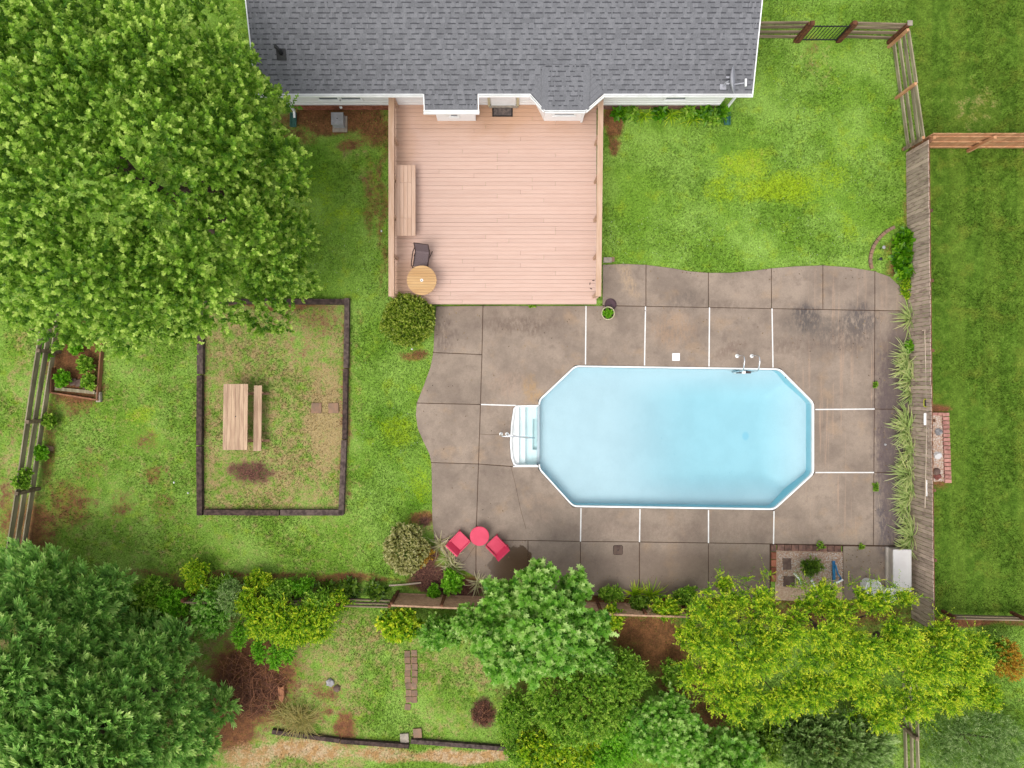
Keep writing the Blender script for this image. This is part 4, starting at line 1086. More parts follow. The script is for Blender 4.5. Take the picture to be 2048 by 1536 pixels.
# ------------------------------------------------------------------ pink set
pt = P(959, 1072.5, .48); pk = thing('pink_side_table', 'round pink plastic table between two pink chairs', 'table', (pt.x, pt.y, SZ))
MB().lathe((pt.x, pt.y, .44), [(.0, 0), (.335, 0), (.34, .012), (.34, .035), (.325, .042), (0, .042)], 36).build('table_top', M['pink'], pk)
for k in range(4):
    a = .4 + k * math.pi / 2
    MB().tube([(pt.x + math.cos(a) * .27, pt.y + math.sin(a) * .27, SZ), (pt.x + math.cos(a) * .22, pt.y + math.sin(a) * .22, .445)], .022, 8).build('leg', M['pink'], pk)
def pink_chair(px, py, rz, label):
    c = P(px, py, .25)
    t = thing('pink_chair', label, 'chair', (c.x, c.y, SZ), rz=rz, group='pink patio chairs')
    W, D = .56, .60       # local: back at -y, faces +y
    loc_build(MB().box((0, .04, .245), (W - .07, D - .1, .035)), 'seat', M['pink'], t, bevel=.006)
    loc_build(MB().add([(-W / 2, -D / 2, .0), (W / 2, -D / 2, 0), (W / 2, -D / 2 - .10, .50), (-W / 2, -D / 2 - .10, .50),
                        (-W / 2, -D / 2 + .13, .23), (W / 2, -D / 2 + .13, .23), (W / 2, -D / 2 - .05, .51), (-W / 2, -D / 2 - .05, .51)],
                       [(0, 1, 2, 3), (7, 6, 5, 4), (3, 2, 6, 7), (0, 3, 7, 4), (1, 5, 6, 2), (0, 4, 5, 1)]), 'backrest', M['pink'], t)
    for s_ in (-1, 1):
        loc_build(MB().box((s_ * (W / 2 - .02), .02, .335), (.04, D - .08, .03)), 'armrest', M['pink'], t, bevel=.005)
        loc_build(MB().box((s_ * (W / 2 - .02), D / 2 - .05, .16), (.04, .045, .32)), 'leg', M['pink'], t)
        loc_build(MB().box((s_ * (W / 2 - .02), -D / 2 + .04, .16), (.04, .045, .32)), 'leg', M['pink'], t)
        loc_build(MB().box((s_ * (W / 2 - .018), .0, .23), (.02, D - .16, .17)), 'side_panel', M['pink'], t)
pink_chair(919, 1083, math.radians(-44), 'pink chair next to the spiky cream-leaved plants')
pink_chair(993, 1092, math.radians(44), 'pink chair next to the dark wet patch on patio')

# ------------------------------------------------------------------ picnic table in the timber frame
pz = .76
x0, x1, y0, y1 = P(446, 0, pz).x, P(495, 0, pz).x, P(0, 900, pz).y, P(0, 768, pz).y
sk_ = .03
pic = thing('picnic_table', 'plain pine picnic table with one bench inside timber frame', 'picnic table', ((x0 + x1) / 2, (y0 + y1) / 2, 0))
w_ = (x1 - x0) / 6
for k in range(6):
    x = x0 + w_ * (k + .5)
    piece('top_board', M['picnic'], pic, (x, (y0 + y1) / 2, pz - .018 + rnd.uniform(-.002, .002)), (w_ - .007, y1 - y0, .036), rz=-.012)
sb0, sb1 = P(507, 0, .45).x, P(523, 0, .45).x
for k in range(2):
    w2 = (sb1 - sb0) / 2
    piece('bench_board', M['picnic'], pic, (sb0 + w2 * (k + .5), (P(0, 902, .45).y + P(0, 771, .45).y) / 2, .43), (w2 - .006, P(0, 771, .45).y - P(0, 902, .45).y, .036), rz=-.012)
xm = (x0 + x1) / 2
for y in (y0 + .32, y1 - .30):
    piece('cross_beam', M['picnic_x'], pic, ((xm - .4 + sb1) / 2, y, .385), (sb1 - xm + .5, .04, .09))
    piece('cleat', M['picnic_x'], pic, (xm, y + .041, pz - .085), (x1 - x0 - .1, .04, .09))
    for s_ in (-1, 1):
        MB().beam((xm + s_ * .55, y - .042, 0), (xm + s_ * .20, y - .042, pz - .04), .04, .09, up=(0, 1, 0)).build('leg', M['picnic_x'], pic)
    MB().beam((sb1 - .2, y - .045, .36), (sb1 + .12, y - .045, .02), .04, .08, up=(0, 1, 0)).build('strut', M['picnic_x'], pic)
MB().lathe((P(471, 833, pz).x, P(471, 833, pz).y, pz + .001), [(.022, 0), (0, .002)], 12).build('umbrella_hole', M['black'], pic)

# timber frame round the worn turf
tf = thing('timber_frame', 'dark railway timbers framing the worn picnic plot', 'timber edging', P(545, 815))
TH = .2
def sleeper(a, b, w=.2, m='timber'):
    plank('timber', M[m], tf, P(*a, TH / 2) , P(*b, TH / 2), w, TH)
sleeper((403, 620), (402, 690), .2, 'timber'); sleeper((402, 690), (402, 748), .21, 'timber_l'); sleeper((401, 751), (400, 890), .19, 'timber'); sleeper((400, 893), (401, 1030), .19, 'timber')
sleeper((410, 1024), (560, 1025), .19, 'timber'); sleeper((562, 1024.5), (686, 1024.5), .2, 'timber_l')
sleeper((410, 604), (545, 603), .18); sleeper((548, 603), (690, 604), .19)
sleeper((695, 597), (693, 736), .17, 'timber_l'); sleeper((692, 738), (690, 878), .16, 'timber'); sleeper((689, 880), (683, 1029), .18, 'timber_l')
for k, (px, py) in enumerate(((633, 816), (667, 816))):
    c = P(px, py, .012); t_ = thing('stepping_stone', ('tan square paver in the dry turf nearer the picnic bench', 'tan square paver in the dry turf beside the timber edging')[k], 'paver', c)
    MB().box(c, (.37, .37, .05), rz=.05 * (k - .5)).build('slab', M['paver'], t_, bevel=.012)

# ------------------------------------------------------------------ vegetable bed by the left fence
vb_ = thing('garden_bed', 'small wood-edged garden bed against the left rail fence', 'garden bed', P(152, 730))
for a, b in (((206, 675), (196, 800)), ((104, 785), (198, 800)), ((106, 735), (104, 786))):
    plank('bed_board', M['bedwood'], vb_, P(*a, .09), P(*b, .09), .05, .2)
for (a, b) in (((110, 777), (190, 785)),): plank('bed_board', M['railv'], vb_, P(*a, .05), P(*b, .05), .12, .05)
for k, (px, py, r_) in enumerate(((146, 764, .2), (158, 766, .1), (170, 769, .5), (181, 773, .9))):
    piece('paver', M['dpaver'], vb_, P(px, py, .06), (.24, .24, .04), rz=r_)
piece('corner_block', M['concrete_l'], vb_, P(198, 794, .06), (.16, .36, .12), rz=.02)
piece('corner_block', M['paver'], vb_, P(97, 896, .04), (.34, .16, .09), rz=-.2)

# ------------------------------------------------------------------ fences
def rail_fence(name, label, a, b, zs, bays, mat, post_mat='post', pw_=.1, ph=1.2, rail_h=.14, cap=False, side=1, posts=None):
    a, b = Vector(a), Vector(b); d = b - a; dn = d.normalized(); nrm = Vector((-dn.y, dn.x, 0)) * side
    t = thing(name, label, 'fence', (a + b) / 2)
    for k in range(bays + 1):
        p = a.lerp(b, k / bays)
        piece('post', M[post_mat], t, p + Vector((0, 0, ph / 2 - .03)), (pw_, pw_, ph + .05), rz=math.atan2(d.y, d.x))
    for k in range(bays):
        p, q_ = a.lerp(b, k / bays), a.lerp(b, (k + 1) / bays)
        for z in zs:
            o = nrm * (pw_ / 2 + .022)
            s = Vector((0, 0, rnd.uniform(-.03, .03))); s2 = Vector((0, 0, rnd.uniform(-.03, .03)))
            plank('rail', M[mat], t, p + o + Vector((0, 0, z)) + s + dn * .006, q_ + o + Vector((0, 0, z)) + s2 - dn * .006, .04, rail_h)
    return t
rail_fence('rail_fence', 'weathered three-rail fence along the left edge of yard', (-15.88, 3.6, 0), (-17.35, -6.2, 0), (.22, .58, .95), 4, 'railv', 'rail', .12, 1.12, .23, side=-1)
rail_fence('rail_fence', 'weathered rail fence between house corner and black metal gate', (7.75, 12.3, 0), (10.15, 12.3, 0), (.2, .52, .84, 1.1), 1, 'rail', 'post', .1, 1.22, .15, side=1)
rail_fence('rail_fence', 'weathered rail fence from black metal gate to corner post', (11.75, 12.3, 0), (13.5, 12.25, 0), (.2, .52, .84, 1.1), 1, 'rail', 'post', .1, 1.22, .15, side=1)
rail_fence('rail_fence', 'weathered rail fence running from corner post to picket fence', (13.52, 12.1, 0), (14.05, 8.42, 0), (.2, .52, .84, 1.1), 2, 'railv', 'cedar', .09, 1.2, .15, side=1)
cpst = thing('corner_post', 'grey capped corner post where two rail fences meet', 'post', (13.52, 12.27, 0))
MB().box((13.56, 12.3, .6), (.13, .13, 1.24)).build('shaft', M['post'], cpst); MB().box((13.56, 12.3, 1.24), (.17, .17, .03)).build('cap', M['concrete_l'], cpst)
rail_fence('rail_fence', 'weathered rail fence behind the lime bushes at the back', P(395, 1182), P(790, 1192), (.25, .62, .98), 4, 'rail', 'post', .1, 1.15, .15, side=-1)
rail_fence('rail_fence', 'grey rail fence beyond the far end of picket fence', P(1885, 1222), P(2300, 1232), (.25, .55), 3, 'rail', 'post', .1, .7, .16, side=-1)
rail_fence('rail_fence', 'grey rail fence running off among the back meadow grass', P(1795, 1330), P(1800, 1560), (.25, .62, .98), 2, 'railv', 'rail', .12, 1.15, .16, side=1)
# gate
gt = thing('metal_gate', 'black metal barred gate between two dark brown posts', 'gate', (10.95, 12.3, 0))
ga, gb = 10.34, 11.58
for x in (10.24, 11.68): piece('gate_post', M['post'], gt, (x, 12.3, .62), (.14, .14, 1.3))
for z in (.12, 1.02): piece('gate_rail', M['black'], gt, ((ga + gb) / 2, 12.3, z), (gb - ga, .03, .035))
for k in range(11):
    x = ga + (gb - ga) * k / 10
    piece('bar', M['black'], gt, (x, 12.3, .58), (.018 if k not in (0, 10) else .04, .018 if k not in (0, 10) else .04, 1.02))
# weathered picket fence on the right
fa, fb = Vector((14.17, 8.3, 0)), Vector((14.36, -8.4, 0))
pf = thing('picket_fence', 'tall weathered grey picket fence along the pool side', 'fence', (fa + fb) / 2)
dF = (fb - fa); nF = int(dF.length / .1465); fd = dF.normalized(); fn = Vector((fd.y, -fd.x, 0)); frz = math.atan2(fd.y, fd.x)
if fn.x > 0: fn = -fn
for k in range(nF):
    p = fa + fd * (.1465 * (k + .5)); h = 1.30 + rnd.uniform(-.02, .012)
    piece('picket', M['fence'], pf, p + fn * (.02 + rnd.uniform(-.003, .003)) + Vector((0, 0, h / 2)), (.132, .022, h), rz=frz + rnd.uniform(-.02, .02), ry=rnd.uniform(-.006, .006))
for z in (.25, .70, 1.235):
    for k in range(7):
        plank('back_rail', M['fence_edge'], pf, fa.lerp(fb, k / 7) - fn * .02 + Vector((0, 0, z)), fa.lerp(fb, (k + 1) / 7) - fn * .02 + Vector((0, 0, z)), .04, .09)
for k in range(8):
    p = fa.lerp(fb, k / 7) - fn * .09; piece('post', M['fence_edge'], pf, p + Vector((0, 0, .62)), (.1, .1, 1.26), rz=frz)
plank('end_board', M['rail'], pf, Vector((13.95, 8.36, .2)), Vector((13.96, 8.36, 1.25)), .14, .03)
# new cedar fence beyond it
cf = thing('cedar_fence', 'new orange cedar fence between the neighbouring lawns', 'fence', (17.5, 8.45, 0))
for k in range(60):
    x = 14.3 + .147 * k
    piece('picket', M['cedar'], cf, (x, 8.47, .72 + rnd.uniform(-.01, .01)), (.14, .02, 1.44))
for z in (.22, .72, 1.22): 
    for k in range(4): plank('back_rail', M['cedar'], cf, (14.25 + 2.2 * k, 8.43, z), (14.25 + 2.2 * (k + 1) - .01, 8.43, z), .04, .085)
for k in range(5): piece('post', M['cedar'], cf, (14.32 + 2.05 * k, 8.36, .68), (.1, .1, 1.4))
# lattice panels at the back
def lattice(name, label, a, b, h):
    a, b = Vector(a), Vector(b); d = b - a; Lh = d.length; d.normalize(); t = thing(name, label, 'lattice fence', (a + b) / 2)
    nrm = Vector((d.y, -d.x, 0))
    for s_, off in ((1, .0), (-1, .012)):
        m = MB(); x = -h
        while x < Lh:
            xa, za, xb, zb = (x, 0.0, x + h, h) if s_ > 0 else (x + h, 0.0, x, h)
            def clip(xa, za, xb, zb):
                pts = []
                for (x0_, z0_, x1_, z1_) in ((xa, za, xb, zb),):
                    dx, dz = x1_ - x0_, z1_ - z0_; t0, t1 = 0, 1
                    for p_, q_ in ((-dx, x0_ - 0), (dx, Lh - x0_)):
                        if abs(p_) < 1e-9: continue
                        r_ = q_ / p_
                        if p_ < 0: t0 = max(t0, r_)
                        else: t1 = min(t1, r_)
                    if t0 < t1: return (x0_ + dx * t0, z0_ + dz * t0, x0_ + dx * t1, z0_ + dz * t1)
                return None
            c = clip(xa, za, xb, zb)
            if c:
                m.beam(a + d * c[0] + Vector((0, 0, .1 + c[1])) + nrm * off, a + d * c[2] + Vector((0, 0, .1 + c[3])) + nrm * off, .01, .04, up=(0, 0, 1))
            x += .11
        o = m.build('lattice_strips', M['lattice'], t); o['kind'] = 'stuff'
    for z in (.1, .1 + h): plank('frame_rail', M['lattice'], t, a + Vector((0, 0, z)), b + Vector((0, 0, z)), .06, .07)
    n_ = max(1, round(Lh / 1.6))
    for k in range(n_ + 1): piece('post', M['post'], t, a + d * (Lh * k / n_) + nrm * -.05 + Vector((0, 0, h / 2 + .05)), (.09, .09, h + .15), rz=math.atan2(d.y, d.x))
lattice('lattice_fence', 'brown lattice fence panel behind the cream strap plants', P(796, 1186), P(985, 1194), 1.25)
lattice('lattice_fence', 'brown lattice fence panel behind the yellow daylily clump', P(1110, 1202), P(1362, 1210), 1.15)
lt = thing('leaning_pole', 'pale wooden pole lying on the mulch by the lattice', 'pole', P(813, 1169))
MB().tube([P(778, 1171, .06), P(810, 1169, .08), P(842, 1165.5, .06)], .03, 8).build('shaft', M['pole'], lt)

# ------------------------------------------------------------------ pool poles hung on the fence
tp = thing('skimmer_pole', 'long beige pole with yellow-rimmed skimmer net hung on picket fence', 'pole', P(1850, 740, 1.0))
MB().tube([P(1849.5, 662, 1.02), P(1853, 798, 1.02)], .016, 8).build('shaft', M['pole'], tp)
MB().tube([P(1844, 661, 1.02), P(1856, 659, 1.02)], .014, 6).build('end_bar', M['pole'], tp)
nc = P(1853, 806, 1.03)
MB().tube([nc + Vector((x, y, 0)) for x, y in ((-.07, .13), (.07, .13), (.09, .09), (.09, -.09), (.06, -.13), (-.06, -.13), (-.09, -.09), (-.09, .09), (-.07, .13))], .014, 6, cap=False).build('net_rim', M['yellow'], tp)
MB().box(nc - Vector((0, 0, .02)), (.17, .24, .008)).build('net', M['black'], tp)
tp2 = thing('vacuum_pole', 'long pale pole with white brush head hung on picket fence', 'pole', P(1852, 920, 1.0))
MB().tube([P(1853.5, 818, 1.02), P(1852, 930, 1.02), P(1850, 1016, 1.02)], .016, 8).build('shaft', M['pole'], tp2)
MB().box(P(1850.5, 838, 1.0), (.10, .42, .05)).build('brush_head', M['wplastic'], tp2, bevel=.02)
tp3 = thing('white_pole', 'slim white telescopic pole hung on picket fence beside another', 'pole', P(1857, 880, 1.0))
MB().tube([P(1855.5, 812, 1.0), P(1858, 930, 1.0)], .015, 8).build('shaft', M['wplastic'], tp3)
MB().box(P(1858, 931, 1.0), (.05, .06, .05)).build('end_cap', M['wplastic'], tp3)
hk = thing('hook_rack', 'white hook plate with a looped hose end on picket fence', 'hook', P(1853, 975, 1.0))
MB().box(P(1853, 976, 1.0), (.05, .55, .06)).build('plate', M['wplastic'], hk)
cc = P(1857, 978, 1.0); MB().tube([cc + Vector((math.cos(a) * .07 + .02, math.sin(a) * .12, 0)) for a in np.linspace(-1.6, 1.6, 10)], .01, 6).build('loop', M['wplastic'], hk)

# ------------------------------------------------------------------ brick-edged gravel bed outside the fence
M['sandy'] = simple('pale_sand', L(236, 206, 180), L(214, 176, 148), 14, rough=1, rand=0)
gbx = thing('gravel_bed', 'narrow gravel bed edged with red bricks beyond picket fence', 'gravel bed', P(1882, 895))
gm = MB()
def gp(px, py, z=.02): return P(px, py, z)
gm.add([gp(1858, 828), gp(1886, 830), gp(1890, 962), gp(1858, 964)], [(3, 2, 1, 0)])
gm.build('sand_base', M['sandy'], gbx)
for k in range(17):
    t = k / 16
    for j in range(1):
        piece('brick', M['pbrick'], gbx, P(1888.5 + 4.5 * t + 2, 829 + 133 * t, .05), (.23, .125, .1), rz=rnd.uniform(-.05, .05))
for k in range(2): piece('brick', M['pbrick'], gbx, P(1868 + 12 * k, 828, .05), (.2, .1, .09), rz=rnd.uniform(-.05, .05))
def pebbles(name, poly, n_, mat, parent, r0=.012, r1=.03, z=.03):
    pts = np.array(poly); x = nrng.uniform(pts[:, 0].min(), pts[:, 0].max(), n_ * 3); y = nrng.uniform(pts[:, 1].min(), pts[:, 1].max(), n_ * 3)
    k = in_poly(x, y, poly); x, y = x[k][:n_], y[k][:n_]; n2 = len(x)
    r = nrng.uniform(r0, r1, n2)[:, None, None]
    base = np.array([(1, 0, 0), (-.5, .87, 0), (-.5, -.87, 0), (.3, .5, .7), (-.6, 0, .7), (.3, -.5, .7)])
    a = nrng.uniform(0, 6.28, n2); ca, sa = np.cos(a), np.sin(a)
    Vx = base[None, :, 0] * ca[:, None] - base[None, :, 1] * sa[:, None]; Vy = base[None, :, 0] * sa[:, None] + base[None, :, 1] * ca[:, None]
    V = np.stack([Vx, Vy, np.repeat(base[None, :, 2], n2, 0)], -1) * r + np.stack([x * 0, y * 0, np.full(n2, z)], -1)[:, None, :]
    cw = np.stack([(x - 1024) * (H / F), (768 - y) * (H / F), np.zeros(n2)], -1)
    V += cw[:, None, :] - np.array(parent.location)[None, None, :] * 1.0
    o = mesh_np(name, V, [(3, 4, 5), (0, 1, 4, 3), (1, 2, 5, 4), (2, 0, 3, 5)], nrng.uniform(0, 1, n2), mat, parent)
    o['kind'] = 'stuff'; return o
t_ = NT('gravel'); rp = t_.n('ShaderNodeValToRGB'); t_.l(t_.attr('tint'), rp.inputs[0])
rp.color_ramp.elements[0].color = L(206, 152, 122); rp.color_ramp.elements[1].color = L(255, 248, 240); e_ = rp.color_ramp.elements.new(.5); e_.color = L(244, 214, 190)
t_.l(rp.outputs[0], t_.b.inputs['Base Color']); t_.b.inputs['Roughness'].default_value = .9; M['gravel'] = t_.mat
pebbles('gravel', [(1860, 830), (1886, 831), (1890, 962), (1860, 963)], 2000, M['gravel'], gbx, .012, .026)
def lump(mb, c, r, seed, flat=.6):
    rr = random.Random(seed); bm = bmesh.new(); bmesh.ops.create_icosphere(bm, subdivisions=2, radius=1)
    vs_ = []
    for v in bm.verts:
        k = 1 + rr.uniform(-.14, .14); vs_.append((c[0] + v.co.x * r * k, c[1] + v.co.y * r * k, c[2] + max(-.3, v.co.z) * r * flat * k))
    mb.add(vs_, [tuple(v.index for v in f.verts) for f in bm.faces]); bm.free(); return mb
for k, (px, py, r_, mt_, lb) in enumerate(((1877, 864, .13, 'stone', 'pale grey rock lying in the red-brick gravel bed'), (1875, 911, .15, 'gplastic', 'round pale stone disc lying in the red-brick gravel bed'), (1873, 943, .14, 'dpaver', 'curved dark stone lying in the red-brick gravel bed'), (1875, 953, .13, 'redrock', 'red rock lying in the red-brick gravel bed'))):
    prop(lump(MB(), P(px, py, .05), r_, k).build('garden_rock', M[mt_], smooth=False), lb, 'rock', 'rocks in the gravel bed')

# ------------------------------------------------------------------ equipment corner
eb = thing('equipment_bed', 'brick-edged pea gravel bed with pool pipes by the patio corner', 'gravel bed', P(1618, 1140))
MB().add([P(1552, 1100, .015), P(1685, 1103, .015), P(1685, 1205, .015), P(1550, 1200, .015)], [(3, 2, 1, 0)]).build('sand_base', M['sandy'], eb)
for k in range(9): piece('brick', M['dbrick'], eb, P(1561 + 14.2 * k, 1095 + .3 * k, .03), (.235, .21, .08), rz=rnd.uniform(-.04, .04))
for k in range(5): piece('brick', M['brick' if k else 'dbrick'], eb, P(1547, 1096 + 15 * k, .03), (.17, .24, .07), rz=rnd.uniform(-.04, .04))
piece('paver', M['dpaver'], eb, P(1574, 1128, .04), (.29, .40, .05), rz=.03); piece('paver', M['dpaver'], eb, P(1578, 1163, .04), (.4, .36, .05), rz=-.05)
pebbles('gravel', [(1554, 1103), (1684, 1105), (1684, 1170), (1554, 1170)], 3200, M['gravel'], eb, .012, .03)
pi_ = thing('white_pipes', 'white plastic pool pipes rising from the gravel bed', 'pipe', P(1630, 1165))
MB().tube([P(1588, 1148, .1), P(1592, 1150, .3), P(1600, 1160, .35), P(1604, 1170, .3)], .035, 8).build('pipe', M['wplastic'], pi_)
MB().tube([P(1619, 1150, .1), P(1624, 1162, .45), P(1632, 1178, .5), P(1645, 1176, .5)], .04, 8).build('pipe', M['wplastic'], pi_)
MB().lathe(P(1646, 1170, .2), [(.09, 0), (.09, .16), (.06, .2), (0, .2)], 14).build('valve', M['wplastic'], pi_)
bh = thing('blue_brush', 'blue pool brush and hose standing on the gravel bed', 'pool brush', P(1668, 1140))
MB().beam(P(1667, 1122, .12), P(1668, 1160, .18), .09, .06).build('head', M['blue'], bh)
MB().tube([P(1671, 1130, .2), P(1676, 1148, .3), P(1682, 1156, .3), P(1676, 1166, .25), P(1666, 1164, .2)], .03, 8).build('hose', M['blue'], bh)
MB().beam(P(1672, 1166, .3), P(1686, 1159, .3), .05, .04).build('handle', M['wplastic'], bh)
for k, (px, py, r_, h_, lb) in enumerate(((1733, 1168, .28, .5, 'white plastic tub half under the lime tree near storage box'), (1767, 1184, .24, .4, 'white plastic tub wedged beside the foot of storage box'))):
    c = P(px, py, SZ); t2 = thing('plastic_tub', lb, 'tub', c, 'white tubs at the patio corner')
    MB().lathe(c, [(r_ * .8, 0), (r_, h_), (r_ + .02, h_), (r_ + .02, h_ - .03), (r_ - .03, h_ - .02), (r_ * .75, .04)], 20).build('shell', M['wplastic'], t2, smooth=False)
    MB().lathe(c + Vector((0, 0, h_ - .06)), [(r_ - .02, 0), (0, .01)], 20).build('lid', M['gplastic'], t2)
# storage box
bz_ = .46; lx0, lx1 = P(1787, 0, bz_).x, P(1823, 0, bz_).x; ly0, ly1 = P(0, 1184, bz_).y, P(0, 1099, bz_).y
sbx = thing('storage_box', 'pale grey plastic deck storage box against the picket fence', 'storage box', ((lx0 + lx1) / 2, (ly0 + ly1) / 2, SZ))
MB().box(((lx0 + lx1) / 2 - .02, (ly0 + ly1) / 2, .23), (lx1 - lx0 - .02, ly1 - ly0 - .05, .40)).build('body', M['gplastic2'], sbx, bevel=.03)
MB().box(((lx0 + lx1) / 2, (ly0 + ly1) / 2, .445), (lx1 - lx0 + .02, ly1 - ly0, .05)).build('lid', M['gplastic'], sbx, bevel=.022)
MB().box((lx0 - .03, (ly0 + ly1) / 2 + .0, .09), (.10, ly1 - ly0 + .02, .13)).build('skirt', M['gplastic2'], sbx, bevel=.02)
MB().box((lx0 - .012, (ly0 + ly1) / 2, .40), (.02, .16, .07)).build('latch', M['gplastic2'], sbx)

# ------------------------------------------------------------------ small utility things by the house
ub = P(677, 241, .25); uc = thing('utility_box', 'small grey metal utility box on a pad by the foundation', 'utility box', (ub.x, ub.y, 0))
MB().box((ub.x, ub.y - .05, .03), (.52, .56, .08)).build('pad', M['concrete_l'], uc)
MB().box((ub.x, ub.y, .24), (.40, .40, .36)).build('cabinet', M['metalbox'], uc, bevel=.01)
MB().box((ub.x, ub.y, .43), (.43, .43, .03)).build('cover', M['metalbox'], uc, bevel=.006)
MB().lathe((ub.x, ub.y, .447), [(.02, 0), (0, .004)], 10).build('bolt', M['black'], uc)
sp = thing('hose_spigot', 'small white vent cap on the brick foundation', 'vent cap', (-6.1, WY - .08, .3))
MB().lathe((-6.06, WY - .03, .3), [(.0, -.02), (.05, -.01), (.05, .04), (0, .05)], 12).build('cap', M['wplastic'], sp)
# curved brick edging by the hostas
be = thing('brick_edging', 'curved row of bricks edging the hosta bed', 'edging', P(1755, 490))
crv = [(1744, 538), (1741, 528), (1740.5, 518), (1742, 508), (1745, 498), (1749, 489), (1755, 480), (1762, 472), (1770, 465), (1779, 459), (1789, 454)]
for k in range(len(crv) - 1):
    a, b = P(*crv[k], .03), P(*crv[k + 1], .03); plank('brick', M['paver'], be, a + (b - a) * .04, b - (b - a) * .04, .11, .08)
for k, (px, py) in enumerate(((1761, 497), (1755, 520))):
    c = P(px, py, 0); t3 = thing('garden_light', ('small round solar light standing in the hosta bed', 'small dark solar light lying in the hosta bed')[k], 'garden light', c)
    MB().tube([c, c + Vector((0, 0, .2))], .012, 6).build('stake', M['black'], t3)
    MB().lathe(c + Vector((0, 0, .2)), [(.05, 0), (.06, .03), (.03, .05), (0, .055)], 12).build('lamp_head', M['metalbox' if k == 0 else 'black'], t3)
# floor sprinkler on the dark slabs
sp2 = thing('sprinkler', 'tiny grey sprinkler head standing on the dark right-hand slab', 'sprinkler', P(1770, 889, SZ))
MB().lathe(P(1770, 889, SZ), [(.04, 0), (.04, .03), (.015, .05), (.015, .1), (0, .105)], 10).build('body', M['stone'], sp2)

# ------------------------------------------------------------------ back garden: pavers, timbers, log
path = struct('path', 'short path of small brick pavers sunk in the back lawn')
for k in range(9):
    for j in range(2):
        if (k, j) in ((8, 1),): continue
        piece('paver', M['paver'], path, P(815 + 13 * j + rnd.uniform(-1.5, 1.5) + .2 * k, 1306 + 13.2 * k + rnd.uniform(-2, 2), rnd.uniform(.0, .015)), (.205, .215, .05), rz=rnd.uniform(-.12, .12))
for px, py, m_ in ((809, 1476, 'concrete_l'), (835, 1466, 'paver')): piece('paver', M[m_], path, P(px, py, .03), (.3, .33, .07), rz=.08)
te = thing('terrace_edging', 'dark timbers edging the back lawn above the dirt track', 'timber edging', P(780, 1485))
for a, b, m_ in (((545, 1462), (680, 1480), 'timber'), ((682, 1481), (818, 1491), 'timber'), ((822, 1481), (1012, 1496), 'timber_l')): plank('timber', M[m_], te, P(*a, .07), P(*b, .07), .15, .16)
lg = thing('split_log', 'pale split log standing out of the brush pile', 'log', P(566, 1385))
MB().prism([(P(558, 1368).x, P(558, 1368).y), (P(564, 1372).x, P(564, 1372).y), (P(570, 1368).x, P(570, 1368).y), (P(571, 1390).x, P(571, 1390).y), (P(567, 1402).x, P(567, 1402).y), (P(561, 1396).x, P(561, 1396).y)], .0, .16).build('log', M['log'], lg)
for k, (px, py, r_, mt_, lb) in enumerate(((660, 1365, .15, 'stone', 'pale grey rock on the back lawn near brush pile'), (674, 1377, .13, 'dpaver', 'dark rock on the back lawn beside a pale one'), (232, 1176, .1, 'stone', 'pale rock by the conifers at the lawn edge'))):
    prop(lump(MB(), P(px, py, .04), r_, 20 + k).build('garden_rock', M[mt_]), lb, 'rock')
for k, (px, py) in enumerate(((348, 965), (376, 986), (763, 462), (450, 1150), (824, 698))):
    lb = ('tiny white ball on the grass by timber frame', 'tiny white ball on the grass by timber frame', 'tiny white ball on the soil beside the deck', 'tiny white ball on the soil by the back bushes', 'tiny white ball under the clipped round shrub')[k]
    m = MB(); c = P(px, py, .03)
    m.lathe(c, [(0, -.035), (.022, -.027), (.035, 0), (.022, .027), (0, .035)], 10)
    prop(m.build('white_ball', M['wplastic'], smooth=True), lb, 'ball', 'white balls about the yard')
# ------------------------------------------------------------------ vegetation
def unit(v): return v / np.maximum(np.linalg.norm(v, axis=-1, keepdims=True), 1e-9)

LEAF = {
 'kite': (np.array([(0, 0, 0), (-.5, .45, .10), (0, 1, -.06), (.5, .45, .10)]), [(0, 2, 1), (0, 3, 2)]),
 'ovate': (np.array([(0, 0, 0), (-.5, .3, .08), (-.42, .65, .06), (0, 1, -.1), (.42, .65, .06), (.5, .3, .08)]), [(0, 3, 2, 1), (0, 5, 4, 3)]),
 'lobed': (np.array([(0, 0, 0), (-.5, .12, .05), (-.22, .38, .02), (-.55, .72, .06), (-.16, .72, 0), (0, 1.02, -.08), (.16, .72, 0), (.55, .72, .06), (.22, .38, .02), (.5, .12, .05)]),
           [(0, 2, 1), (0, 4, 2), (2, 4, 3), (0, 5, 4), (0, 6, 5), (0, 8, 6), (8, 7, 6), (0, 9, 8)]),
}

def shoots(rng, lobes, n, inner=.8, zmin=-.35, jit=.25, cull=.72):
    """points and outward directions spread over a union of ellipsoids (cx,cy,cz,rx,ry,rz)"""
    lb = np.array(lobes, float); area = (lb[:, 3] * lb[:, 4] + lb[:, 3] * lb[:, 5] + lb[:, 4] * lb[:, 5])
    P_, D_ = [], []; got = 0
    while got < n:
        m = n * 2; i = rng.choice(len(lb), m, p=area / area.sum())
        d = unit(rng.normal(size=(m, 3))); k = d[:, 2] > zmin; d, i = d[k], i[k]
        p = lb[i, :3] + d * lb[i, 3:] * rng.uniform(inner, 1.04, len(i))[:, None]
        q = np.min(np.linalg.norm((p[:, None, :] - lb[None, :, :3]) / lb[None, :, 3:], axis=2) + (np.arange(len(lb))[None, :] == i[:, None]) * 9, axis=1) if len(lb) > 1 else np.full(len(i), 9.)
        k = (q > cull) & (p[:, 2] > .05)
        nr = unit(d / lb[i, 3:]); P_.append(p[k]); D_.append(nr[k]); got += k.sum()
    p = np.concatenate(P_)[:n]; d = np.concatenate(D_)[:n]
    return p, unit(d + rng.normal(size=d.shape) * jit)

